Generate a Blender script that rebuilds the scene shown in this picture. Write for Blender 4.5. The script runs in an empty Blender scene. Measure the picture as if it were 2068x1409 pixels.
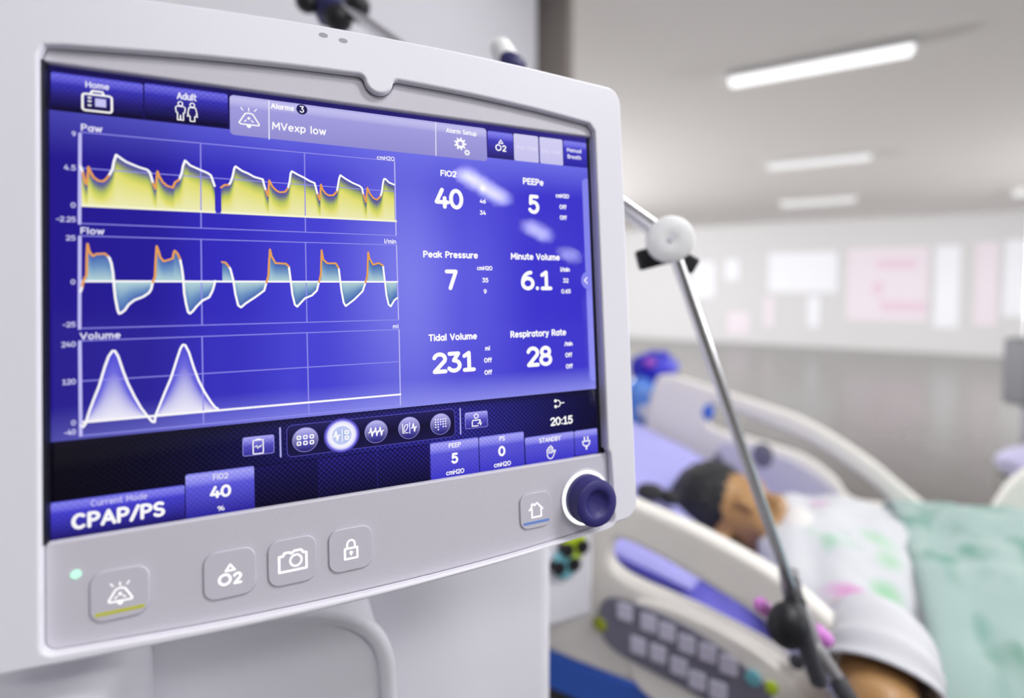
import bpy, bmesh, math, random
from math import sin, cos, pi, radians, sqrt, exp, atan2
from mathutils import Vector, Matrix, noise

random.seed(7)
scene = bpy.context.scene
COL = scene.collection

# ------------------------------------------------------------------ camera, world, exposure
CAMZ = 1.45                                   # eye height above the floor
FPX, CX, CY, PITCH = 1050.0, 1034.0, 617.5, radians(2.4)
cam_d = bpy.data.cameras.new('camera')
cam_d.sensor_fit = 'HORIZONTAL'
cam_d.sensor_width = 36.0
cam_d.lens = FPX * 36.0 / 2068.0
cam_d.shift_y = -(704.5 - CY) / 2068.0
cam_d.clip_start = 0.01
cam_d.clip_end = 100
cam_d.dof.use_dof = True
cam_d.dof.focus_distance = 0.32
cam_d.dof.aperture_fstop = 2.2
cam = bpy.data.objects.new('camera', cam_d)
COL.objects.link(cam)
cam.location = (0, 0, CAMZ)
cam.rotation_euler = (radians(90) - PITCH, 0, 0)
scene.camera = cam

world = bpy.data.worlds.new('world')
scene.world = world
world.use_nodes = True
bg = world.node_tree.nodes['Background']
bg.inputs[0].default_value = (0.92, 0.93, 1.0, 1)
bg.inputs[1].default_value = .46

scene.view_settings.view_transform = 'Standard'
scene.view_settings.look = 'None'
scene.view_settings.exposure = 0.0
scene.view_settings.gamma = 1.0
scene.view_settings.use_curve_mapping = False


def area_light(name, loc, target, sx, sy, power, color=(1, 1, 1)):
    d = bpy.data.lights.new(name, 'AREA')
    d.shape = 'RECTANGLE'
    d.size, d.size_y, d.energy, d.color = sx, sy, power, color
    o = bpy.data.objects.new(name, d)
    COL.objects.link(o)
    o.location = loc
    o.rotation_euler = (Vector(target) - Vector(loc)).to_track_quat('-Z', 'Y').to_euler()
    return o


# unseen fill lights under the ceiling, added to brighten the deep part of the room
for k, (x, y, w) in enumerate(((6.4, 4.2, 110), (8.4, 5.9, 60), (2.6, .7, 8), (-.4, 7.5, 260))):
    area_light('added_fill', (x, y, 2.86), (x, y, 0), 1.2, 1.2, w, (.97, .98, 1))
area_light('added_fill', (-.6, 9.0, 2.86), (4.5, 13.5, .8), 1.2, .6, 500, (.97, .98, 1))  # unseen too, added to brighten the left of the far wall
# unseen uplights, added to brighten the ceiling
area_light('added_uplight', (-2.6, 7.2, 1.5), (5, 7.5, 2.9), 1.6, .4, 330, (.97, .98, 1))
area_light('added_uplight', (9.8, 4.2, 1.7), (4.5, 6.5, 2.9), 1.6, .4, 215, (.97, .98, 1))
# unseen broad fill from the right, added to light the display and far wall
area_light('added_side_fill', (11.0, -3.2, 1.6), (2, 6, 1.3), 6.0, 2.2, 150, (.98, .98, 1.0))
area_light('added_fill', (7.5, 3.5, 2.86), (7, 12, 1.2), 1.2, .6, 185, (.97, .98, 1))  # added out of view to brighten the far wall
area_light('added_fill', (1.25, -.2, 2.86), (1.25, -.2, 0), 1.0, .3, 31, (.985, .985, 1.0))  # unseen, added to light the display more from the right
area_light('added_fill', (.75, -1.4, 2.86), (.75, -1.4, 0), 1.2, .3, 24, (.985, .985, 1.0))  # unseen, added behind the viewer for the display and near rail

# ------------------------------------------------------------------ helpers: measuring, tagging
def ray(px, py):
    a = (px - CX) / FPX
    b = -(py - CY) / FPX
    return Vector((a, cos(PITCH) + b * sin(PITCH), -sin(PITCH) + b * cos(PITCH)))


def at(px, py, Y):
    r = ray(px, py)
    return r * (Y / r.y) + Vector((0, 0, CAMZ))


YAW, TILT = radians(24.43), radians(4.75)
MU = Vector((cos(YAW), sin(YAW), 0))
MV = Vector((-sin(YAW) * sin(TILT), cos(YAW) * sin(TILT), cos(TILT)))
MN = MU.cross(MV)
MC = Vector((-.0827, .3175, CAMZ - .0078))    # middle of the screen
M_MON = Matrix(((MU.x, MV.x, MN.x, MC.x), (MU.y, MV.y, MN.y, MC.y), (MU.z, MV.z, MN.z, MC.z), (0, 0, 0, 1)))


def L(px, py, d=0.0):
    """point of the display's own plane (offset d towards the viewer), in metres from the screen's middle"""
    r = ray(px, py)
    c = MC - Vector((0, 0, CAMZ))
    P = r * (((c + MN * d) @ MN) / (r @ MN)) - c
    return (P @ MU, P @ MV)


BD = Vector((.862, -.506, 0)).normalized()    # bed axis, head to foot
BW = Vector((-BD.y, BD.x, 0))                 # across the bed, away from the viewer
B0 = at(1290, 1040, .9)
B0.z = 0
M_BED = Matrix(((BD.x, BW.x, 0, B0.x), (BD.y, BW.y, 0, B0.y), (0, 0, 1, 0), (0, 0, 0, 1)))


def bedpt(px, py, w):
    """(s, w, z) in the bed's frame for the lengthwise upright plane w across"""
    r = ray(px, py)
    o = Vector((0, 0, CAMZ))
    t = ((B0 + BW * w - o) @ BW) / (r @ BW)
    P = o + r * t - B0
    return Vector((P @ BD, P @ BW, P.z))


def tag(o, label=None, cat=None, group=None, kind=None):
    if label: o['label'] = label
    if cat: o['category'] = cat
    if group: o['group'] = group
    if kind: o['kind'] = kind
    return o


def empty(name, mat=None, loc=None, label=None, cat=None, group=None):
    o = bpy.data.objects.new(name, None)
    o.empty_display_size = .05
    COL.objects.link(o)
    if mat is not None: o.matrix_world = mat
    if loc is not None: o.location = loc
    return tag(o, label, cat, group)


def srgb(r, g, b):
    def f(c):
        c /= 255.0
        return c / 12.92 if c <= .04045 else ((c + .055) / 1.055) ** 2.4
    return (f(r), f(g), f(b))


# ------------------------------------------------------------------ materials
def mat(name, rgb, rough=.5, metal=0.0, spec=.5, emit=None, estr=0.0, noise_amt=0.0, noise_scale=8.0, bump=0.0, bump_scale=60.0,
        trans=0.0, sheen=0.0, sss=0.0):
    m = bpy.data.materials.new(name)
    m.use_nodes = True
    nt = m.node_tree
    p = nt.nodes['Principled BSDF']
    p.inputs['Base Color'].default_value = (*rgb, 1)
    p.inputs['Roughness'].default_value = rough
    p.inputs['Metallic'].default_value = metal
    p.inputs['Specular IOR Level'].default_value = spec
    p.inputs['Transmission Weight'].default_value = trans
    p.inputs['Sheen Weight'].default_value = sheen
    p.inputs['Subsurface Weight'].default_value = sss
    if sss: p.inputs['Subsurface Radius'].default_value = (.02, .01, .006)
    if emit:
        p.inputs['Emission Color'].default_value = (*emit, 1)
        p.inputs['Emission Strength'].default_value = estr
    if noise_amt or bump:
        tc = nt.nodes.new('ShaderNodeTexCoord')
        if noise_amt:
            n = nt.nodes.new('ShaderNodeTexNoise')
            n.inputs['Scale'].default_value = noise_scale
            n.inputs['Detail'].default_value = 4
            nt.links.new(tc.outputs['Object'], n.inputs['Vector'])
            r = nt.nodes.new('ShaderNodeValToRGB')
            r.color_ramp.elements[0].position = .3
            r.color_ramp.elements[1].position = .7
            r.color_ramp.elements[0].color = (*[c * (1 - noise_amt) for c in rgb], 1)
            r.color_ramp.elements[1].color = (*[min(1, c * (1 + noise_amt)) for c in rgb], 1)
            nt.links.new(n.outputs['Fac'], r.inputs['Fac'])
            nt.links.new(r.outputs['Color'], p.inputs['Base Color'])
        if bump:
            n2 = nt.nodes.new('ShaderNodeTexNoise')
            n2.inputs['Scale'].default_value = bump_scale
            nt.links.new(tc.outputs['Object'], n2.inputs['Vector'])
            b = nt.nodes.new('ShaderNodeBump')
            b.inputs['Strength'].default_value = bump
            b.inputs['Distance'].default_value = .01
            nt.links.new(n2.outputs['Fac'], b.inputs['Height'])
            nt.links.new(b.outputs['Normal'], p.inputs['Normal'])
    return m


def mat_emit(name, rgb, strength=1.0):
    m = bpy.data.materials.new(name)
    m.use_nodes = True
    nt = m.node_tree
    nt.nodes.clear()
    e = nt.nodes.new('ShaderNodeEmission')
    e.inputs[0].default_value = (*rgb, 1)
    e.inputs[1].default_value = strength
    o = nt.nodes.new('ShaderNodeOutputMaterial')
    nt.links.new(e.outputs[0], o.inputs[0])
    return m


def mat_screen(name, weave=0.0):
    """lit display pixels: the colour is stored per vertex; weave adds the fine diamond pattern of the menu background"""
    m = bpy.data.materials.new(name)
    m.use_nodes = True
    nt = m.node_tree
    nt.nodes.clear()
    a = nt.nodes.new('ShaderNodeVertexColor')
    a.layer_name = 'Col'
    e = nt.nodes.new('ShaderNodeEmission')
    o = nt.nodes.new('ShaderNodeOutputMaterial')
    col = a.outputs['Color']
    if weave:
        tc = nt.nodes.new('ShaderNodeTexCoord')
        mp = nt.nodes.new('ShaderNodeMapping')
        mp.inputs['Rotation'].default_value = (0, 0, radians(45))
        nt.links.new(tc.outputs['Object'], mp.inputs['Vector'])
        ck = nt.nodes.new('ShaderNodeTexVoronoi')
        ck.voronoi_dimensions = '2D'
        ck.inputs['Scale'].default_value = 480
        ck.inputs['Randomness'].default_value = 0.0
        nt.links.new(mp.outputs['Vector'], ck.inputs['Vector'])
        mr = nt.nodes.new('ShaderNodeMapRange')
        mr.inputs[1].default_value, mr.inputs[2].default_value = .1, .6
        mr.inputs[3].default_value, mr.inputs[4].default_value = 1 + weave, 1 - weave * .8
        nt.links.new(ck.outputs['Distance'], mr.inputs[0])
        vm = nt.nodes.new('ShaderNodeVectorMath')
        vm.operation = 'SCALE'
        nt.links.new(col, vm.inputs[0])
        nt.links.new(mr.outputs[0], vm.inputs['Scale'])
        col = vm.outputs[0]
    nt.links.new(col, e.inputs[0])
    nt.links.new(e.outputs[0], o.inputs[0])
    return m


def mat_glass_sheet(name, rough=.03):
    m = bpy.data.materials.new(name)
    m.use_nodes = True
    nt = m.node_tree
    nt.nodes.clear()
    t = nt.nodes.new('ShaderNodeBsdfTransparent')
    g = nt.nodes.new('ShaderNodeBsdfGlossy')
    g.inputs['Roughness'].default_value = rough
    lw = nt.nodes.new('ShaderNodeLayerWeight')
    lw.inputs[0].default_value = .5
    pw = nt.nodes.new('ShaderNodeMath')
    pw.operation = 'POWER'
    pw.inputs[1].default_value = 5
    nt.links.new(lw.outputs['Facing'], pw.inputs[0])
    f = nt.nodes.new('ShaderNodeMapRange')
    f.inputs[3].default_value = .022
    nt.links.new(pw.outputs[0], f.inputs[0])
    x = nt.nodes.new('ShaderNodeMixShader')
    o = nt.nodes.new('ShaderNodeOutputMaterial')
    nt.links.new(f.outputs[0], x.inputs[0])
    nt.links.new(t.outputs[0], x.inputs[1])
    nt.links.new(g.outputs[0], x.inputs[2])
    nt.links.new(x.outputs[0], o.inputs[0])
    return m


def mat_print(name, base, spots, scale=9.0, rough=.85, marks=()):
    """cloth printed with soft blobs: spots = [(rgb, threshold, seed)]"""
    m = mat(name, base, rough, sheen=.2)
    nt = m.node_tree
    p = nt.nodes['Principled BSDF']
    tc = nt.nodes.new('ShaderNodeTexCoord')
    prev = None
    for rgb, th, seed, sc in spots:
        mp = nt.nodes.new('ShaderNodeMapping')
        mp.inputs['Location'].default_value = (seed, seed * .7, 0)
        mp.inputs['Scale'].default_value = sc
        nt.links.new(tc.outputs['Object'], mp.inputs['Vector'])
        n = nt.nodes.new('ShaderNodeTexNoise')
        n.inputs['Scale'].default_value = scale
        n.inputs['Detail'].default_value = 1
        nt.links.new(mp.outputs[0], n.inputs['Vector'])
        r = nt.nodes.new('ShaderNodeMapRange')
        r.inputs[1].default_value, r.inputs[2].default_value = th, th + .16
        nt.links.new(n.outputs['Fac'], r.inputs[0])
        x = nt.nodes.new('ShaderNodeMix')
        x.data_type = 'RGBA'
        if prev is None:
            x.inputs[6].default_value = (*base, 1)
        else:
            nt.links.new(prev, x.inputs[6])
        x.inputs[7].default_value = (*rgb, 1)
        nt.links.new(r.outputs[0], x.inputs[0])
        prev = x.outputs[2]
    for rgb, (s_, w_), turn, (rx, ry) in marks:           # single printed marks placed on the cloth
        sb = nt.nodes.new('ShaderNodeVectorMath')
        sb.operation = 'SUBTRACT'
        sb.inputs[1].default_value = (s_, w_, 0)
        nt.links.new(tc.outputs['Object'], sb.inputs[0])
        mp = nt.nodes.new('ShaderNodeMapping')
        mp.vector_type = 'TEXTURE'
        mp.inputs['Rotation'].default_value = (0, 0, turn)
        mp.inputs['Scale'].default_value = (rx, ry, 1e4)
        nt.links.new(sb.outputs[0], mp.inputs['Vector'])
        ln = nt.nodes.new('ShaderNodeVectorMath')
        ln.operation = 'LENGTH'
        nt.links.new(mp.outputs[0], ln.inputs[0])
        r = nt.nodes.new('ShaderNodeMapRange')
        r.inputs[1].default_value, r.inputs[2].default_value = 1.2, .35
        nt.links.new(ln.outputs['Value'], r.inputs[0])
        x = nt.nodes.new('ShaderNodeMix')
        x.data_type = 'RGBA'
        nt.links.new(prev, x.inputs[6])
        x.inputs[7].default_value = (*rgb, 1)
        nt.links.new(r.outputs[0], x.inputs[0])
        prev = x.outputs[2]
    nt.links.new(prev, p.inputs['Base Color'])
    return m


M = {}
M['shell'] = mat('white_plastic', srgb(234, 232, 240), .38, bump=.02, bump_scale=900)
M['panel'] = mat('grey_plastic', srgb(206, 203, 213), .5, bump=.04, bump_scale=1200)
M['button'] = mat('button_rubber', srgb(204, 201, 212), .55, bump=.03, bump_scale=1200)
M['groove'] = mat('key_groove_grey', srgb(188, 184, 196), .55)
M['seam'] = mat('seam_grey', srgb(120, 116, 130), .6)
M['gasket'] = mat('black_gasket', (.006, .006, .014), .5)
M['screen'] = mat_screen('display_pixels')
M['weave'] = mat_screen('display_pixels_woven', .8)
M['weave_soft'] = mat_screen('display_pixels_woven_soft', .16)
M['glass'] = mat_glass_sheet('screen_glass', .03)
M['backlit'] = mat_emit('backlit_symbol', (1.0, .985, 1.0), 1.25)
M['backlit_blue'] = mat('blue_print', srgb(118, 150, 222), .5)
M['backlit_yellow'] = mat('yellow_print', srgb(206, 206, 84), .5)
M['led'] = mat_emit('green_indicator', srgb(190, 245, 222), 1.2)
M['ringlight'] = mat_emit('ring_light', (1, 1, .99), 1.3)
M['knob'] = mat('navy_rubber', srgb(44, 38, 110), .5, bump=.05, bump_scale=900)
M['mark'] = mat('grey_mark', srgb(170, 168, 178), .6)
M['vent'] = mat('vent_white', srgb(226, 225, 232), .45)
M['vent_dark'] = mat('vent_grey', srgb(150, 148, 158), .5)
M['chrome'] = mat('chrome', (.78, .78, .80), .24, 1.0)
M['disc'] = mat('white_disc', (.95, .95, .94), .35)
M['black'] = mat('black_plastic', (.008, .008, .011), .45)
M['darkgrey'] = mat('dark_grey_plastic', (.05, .05, .06), .45)
M['pumpgrey'] = mat('pump_grey', srgb(112, 112, 116), .45)
M['navy'] = mat('navy_plastic', srgb(52, 50, 100), .4)
M['rail'] = mat('bed_plastic', srgb(240, 236, 228), .45)
M['rail_panel'] = mat('bed_panel_grey', srgb(212, 209, 222), .5)
M['keypad'] = mat('keypad_grey', srgb(118, 116, 132), .5)
M['key'] = mat('key_lavender', srgb(206, 203, 222), .5)
M['lime'] = mat('lime_key', srgb(150, 160, 20), .5)
M['bedblue'] = mat('bed_blue', srgb(58, 108, 214), .5)
M['bedgrey'] = mat('bed_grey', srgb(120, 118, 112), .5)
M['sheet'] = mat('purple_sheet', srgb(122, 118, 226), .75, noise_amt=.3, noise_scale=7, bump=.6, bump_scale=12, sheen=.2)
M['pillow'] = mat('lavender_cotton', srgb(176, 174, 240), .8, bump=.3, bump_scale=9, sheen=.2)
M['cushion'] = mat('pale_lavender_cotton', srgb(206, 202, 232), .8)
M['skin'] = mat('skin', srgb(178, 136, 88), .4, sss=.1)
M['hair'] = mat('black_hair', (.012, .012, .014), .45, bump=.6, bump_scale=140)
M['teal'] = mat_print('teal_blanket', srgb(164, 188, 182), [(srgb(112, 160, 146), .53, 2.0, (1.7, .8, .6)), (srgb(78, 138, 112), .62, 7.7, (1.7, .9, .6))], 9.0)
M['sleeve'] = mat('white_cotton', srgb(206, 206, 211), .85, bump=.2, bump_scale=20, sheen=.2)
M['gauze'] = mat('white_gauze', srgb(232, 230, 228), .9)
M['tube'] = mat('grey_tube', srgb(150, 148, 150), .35)
M['pink'] = mat('pink_plastic', srgb(214, 130, 214), .4)
M['bagblue'] = mat('blue_film', srgb(44, 40, 200), .3, noise_amt=.35, noise_scale=14, bump=.8, bump_scale=22)
M['bagpink'] = mat('pink_film', srgb(170, 80, 200), .3)
M['bottle'] = mat('bottle_blue', srgb(92, 140, 226), .25, noise_amt=.4, noise_scale=30)
M['label_white'] = mat('white_label', srgb(232, 236, 248), .5)
M['cap_navy'] = mat('bottle_navy', srgb(36, 60, 160), .4)
M['wall'] = mat('wall_paint', srgb(206, 205, 211), .8, bump=.02, bump_scale=200)
M['wallfar'] = mat('far_wall_paint', srgb(197, 195, 195), .8, bump=.02, bump_scale=50)
M['ceiling'] = mat('ceiling_paint', srgb(238, 234, 231), .85, bump=.02, bump_scale=120)
M['floor'] = mat('vinyl_floor', srgb(104, 101, 98), .2, noise_amt=.06, noise_scale=3)
M['trim'] = mat('trim_grey', srgb(150, 142, 136), .6)
M['lamp_frame'] = mat('lamp_frame', (.75, .75, .75), .5)
M['paper'] = mat('white_paper', srgb(222, 222, 226), .8)
M['paper_pink'] = mat('pink_paper', srgb(216, 206, 212), .8)
M['pinkprint'] = mat('pink_print', srgb(212, 188, 200), .8)
M['teal_ring'] = mat('teal_ring', srgb(110, 178, 190), .4)
M['lime_ring'] = mat('lime_ring', srgb(184, 210, 40), .4)


# ------------------------------------------------------------------ helpers: meshes
class MB:
    def __init__(self):
        self.v, self.f, self.c = [], [], []

    def add(self, verts, faces, col=None):
        o = len(self.v)
        self.v += [tuple(p) for p in verts]
        self.f += [tuple(i + o for i in f) for f in faces]
        if col is not None:
            self.c += [col] * len(verts) if not isinstance(col, list) else col
        elif self.c:
            self.c += [(1, 1, 1)] * len(verts)
        return self

    def box(self, c, s, rot=None):
        vs = []
        for x in (-.5, .5):
            for y in (-.5, .5):
                for z in (-.5, .5):
                    p = Vector((x * s[0], y * s[1], z * s[2]))
                    if rot is not None: p = rot @ p
                    vs.append(p + Vector(c))
        return self.add(vs, [(0, 1, 3, 2), (4, 6, 7, 5), (0, 4, 5, 1), (2, 3, 7, 6), (0, 2, 6, 4), (1, 5, 7, 3)])

    def tube(self, pts, r, seg=14, caps=True):
        pts = [Vector(p) for p in pts]
        n = len(pts)
        rs = r if isinstance(r, (list, tuple)) else [r] * n
        vs, fs = [], []
        up = None
        for i, p in enumerate(pts):
            t = (pts[min(i + 1, n - 1)] - pts[max(i - 1, 0)]).normalized()
            if up is None:
                up = Vector((0, 0, 1)) if abs(t.z) < .9 else Vector((1, 0, 0))
            a = (up - t * (up @ t)).normalized()
            up = a
            b = t.cross(a)
            for k in range(seg):
                q = 2 * pi * k / seg
                vs.append(p + (a * cos(q) + b * sin(q)) * rs[i])
        for i in range(n - 1):
            for k in range(seg):
                k2 = (k + 1) % seg
                fs.append((i * seg + k, i * seg + k2, (i + 1) * seg + k2, (i + 1) * seg + k))
        if caps:
            fs.append(tuple(reversed(range(seg))))
            fs.append(tuple((n - 1) * seg + k for k in range(seg)))
        return self.add(vs, fs)

    def lathe(self, prof, seg=48, mx=None):
        vs, fs = [], []
        for r, z in prof:
            for k in range(seg):
                q = 2 * pi * k / seg
                p = Vector((r * cos(q), r * sin(q), z))
                vs.append(mx @ p if mx is not None else p)
        n = len(prof)
        for i in range(n - 1):
            for k in range(seg):
                k2 = (k + 1) % seg
                fs.append((i * seg + k, i * seg + k2, (i + 1) * seg + k2, (i + 1) * seg + k))
        if prof[0][0] > 1e-6: fs.append(tuple(reversed(range(seg))))
        if prof[-1][0] > 1e-6: fs.append(tuple((n - 1) * seg + k for k in range(seg)))
        return self.add(vs, fs)

    def ell(self, c, r, rot=None, seg=24, rings=14):
        vs, fs = [], []
        for i in range(rings + 1):
            th = pi * i / rings
            for k in range(seg):
                q = 2 * pi * k / seg
                p = Vector((r[0] * sin(th) * cos(q), r[1] * sin(th) * sin(q), r[2] * cos(th)))
                if rot is not None: p = rot @ p
                vs.append(p + Vector(c))
        for i in range(rings):
            for k in range(seg):
                k2 = (k + 1) % seg
                fs.append((i * seg + k, (i + 1) * seg + k, (i + 1) * seg + k2, i * seg + k2))
        return self.add(vs, fs)

    def cap(self, a, b, ra, rb, seg=18):
        a, b = Vector(a), Vector(b)
        self.tube([a, b], [ra, rb], seg)
        self.ell(a, (ra,) * 3, None, seg, 10)
        self.ell(b, (rb,) * 3, None, seg, 10)
        return self

    # flat strokes with round ends, lying in the plane z
    def stroke(self, pts, w, z, col=(1, 1, 1), disc=8, closed=False):
        pts = [(float(x), float(y)) for x, y in pts]
        if closed: pts = pts + [pts[0]]
        h = w / 2
        for (x0, y0), (x1, y1) in zip(pts, pts[1:]):
            dx, dy = x1 - x0, y1 - y0
            l = sqrt(dx * dx + dy * dy)
            if l < 1e-9: continue
            nx, ny = -dy / l * h, dx / l * h
            self.add([(x0 + nx, y0 + ny, z), (x0 - nx, y0 - ny, z), (x1 - nx, y1 - ny, z), (x1 + nx, y1 + ny, z)], [(0, 1, 2, 3)], col)
        for x, y in pts:
            self.disc(x, y, h, z, col, disc)
        return self

    def disc(self, x, y, r, z, col=(1, 1, 1), n=10, ry=None):
        ry = r if ry is None else ry
        return self.add([(x + r * cos(2 * pi * k / n), y + ry * sin(2 * pi * k / n), z) for k in range(n)], [tuple(range(n))], col)

    def poly(self, pts, z, col=(1, 1, 1)):
        return self.add([(x, y, z) for x, y in pts], [tuple(range(len(pts)))], col)

    # rectangle with rounded corners shaded from top to bottom by colour stops
    def tile(self, x0, x1, y0, y1, r, z, stops, corners='tblr'):
        ys = set()
        n = 6
        for k in range(n + 1):
            q = r * (1 - cos(pi / 2 * k / n))
            ys.add(y0 + q)
            ys.add(y1 - q)
        for t, _ in stops: ys.add(y1 - (y1 - y0) * t)
        ys = sorted(ys)
        vs, cs = [], []
        for y in ys:
            ins = 0
            if y < y0 + r and 'b' in corners:
                d = y0 + r - y
                ins = r - sqrt(max(r * r - d * d, 0))
            if y > y1 - r and 't' in corners:
                d = y - (y1 - r)
                ins = r - sqrt(max(r * r - d * d, 0))
            t = (y1 - y) / (y1 - y0)
            c = stops[-1][1]
            for (ta, ca), (tb, cb) in zip(stops, stops[1:]):
                if t <= tb + 1e-9:
                    k = (t - ta) / max(tb - ta, 1e-9)
                    k = min(max(k, 0), 1)
                    c = tuple(a + (b - a) * k for a, b in zip(ca, cb))
                    break
            il = ins if 'l' in corners else 0
            ir = ins if 'r' in corners else 0
            vs += [(x0 + il, y, z), (x1 - ir, y, z)]
            cs += [c, c]
        self.add(vs, [(2 * i, 2 * i + 1, 2 * i + 3, 2 * i + 2) for i in range(len(ys) - 1)], cs)
        return self

    def build(self, name, m, parent=None, smooth=True, angle=40, bevel=0.0, mw=None, subsurf=0):
        me = bpy.data.meshes.new(name)
        me.from_pydata(self.v, [], self.f)
        if self.c:
            at_ = me.color_attributes.new('Col', 'FLOAT_COLOR', 'POINT')
            for i, c in enumerate(self.c): at_.data[i].color = (*c, 1)
        return link(me, name, m, parent, smooth, angle, bevel, mw, subsurf)


def link(me, name, m, parent=None, smooth=True, angle=40, bevel=0.0, mw=None, subsurf=0):
    me.materials.clear()
    me.materials.append(m)
    if smooth:
        for p in me.polygons: p.use_smooth = True
        me.set_sharp_from_angle(angle=radians(angle))
    o = bpy.data.objects.new(name, me)
    COL.objects.link(o)
    if parent is not None: o.parent = parent
    if mw is not None: o.matrix_world = mw
    if bevel:
        b = o.modifiers.new('b', 'BEVEL')
        b.width = bevel
        b.segments = 3
        b.limit_method = 'ANGLE'
    if subsurf:
        s = o.modifiers.new('s', 'SUBSURF')
        s.levels = s.render_levels = subsurf
    return o


def evaluated(ob, remove=True):
    dg = bpy.context.evaluated_depsgraph_get()
    me = bpy.data.meshes.new_from_object(ob.evaluated_get(dg))
    if remove:
        d = ob.data
        bpy.data.objects.remove(ob)
    return me


def plate_mesh(contours, z0, z1, bev=0.0, res=3, mx=None):
    """solid plate between z0 and z1 with rounded edges; the first contour is the outline, the others are holes"""
    cu = bpy.data.curves.new('c', 'CURVE')
    cu.dimensions = '2D'
    cu.fill_mode = 'BOTH'
    for pts in contours:
        pts = [p for i, p in enumerate(pts) if abs(p[0] - pts[i - 1][0]) + abs(p[1] - pts[i - 1][1]) > 2e-5]
        s = cu.splines.new('POLY')
        s.points.add(len(pts) - 1)
        for p, (x, y) in zip(s.points, pts): p.co = (x, y, 0, 1)
        s.use_cyclic_u = True
    cu.extrude = max((z1 - z0) / 2 - bev, 1e-5)
    cu.bevel_depth = bev
    cu.bevel_resolution = res
    cu.offset = -bev
    o = bpy.data.objects.new('c', cu)
    COL.objects.link(o)
    me = evaluated(o)
    T = Matrix.Translation((0, 0, (z0 + z1) / 2))
    me.transform((mx @ T) if mx is not None else T)
    return me


def plate(name, m, parent, contours, z0, z1, bev=0.0, res=3, mx=None, mw=None, angle=35):
    return link(plate_mesh(contours, z0, z1, bev, res, mx), name, m, parent, True, angle, 0, mw)


def arc(cx, cy, rx, ry, a0, a1, n=10):
    return [(cx + rx * cos(radians(a0 + (a1 - a0) * k / n)), cy + ry * sin(radians(a0 + (a1 - a0) * k / n))) for k in range(n + 1)]


def ellipse(cx, cy, rx, ry, n=24):
    return arc(cx, cy, rx, ry, 0, 360, n)[:-1]


def rrect(x0, x1, y0, y1, r, n=6):
    return (arc(x1 - r, y1 - r, r, r, 0, 90, n) + arc(x0 + r, y1 - r, r, r, 90, 180, n) +
            arc(x0 + r, y0 + r, r, r, 180, 270, n) + arc(x1 - r, y0 + r, r, r, 270, 360, n))


def smooth_path(pts, n=6, closed=False):
    P = [Vector(p) for p in pts]
    out = []
    N = len(P)
    rng = range(N) if closed else range(N - 1)
    for i in rng:
        if closed:
            p0, p1, p2, p3 = P[(i - 1) % N], P[i], P[(i + 1) % N], P[(i + 2) % N]
        else:
            p0, p1, p2, p3 = P[max(i - 1, 0)], P[i], P[i + 1], P[min(i + 2, N - 1)]
        for k in range(n):
            t = k / n
            out.append(.5 * ((2 * p1) + (p2 - p0) * t + (2 * p0 - 5 * p1 + 4 * p2 - p3) * t * t + (3 * p1 - p0 - 3 * p2 + p3) * t ** 3))
    if not closed: out.append(P[-1])
    return [tuple(p) for p in out]


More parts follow.
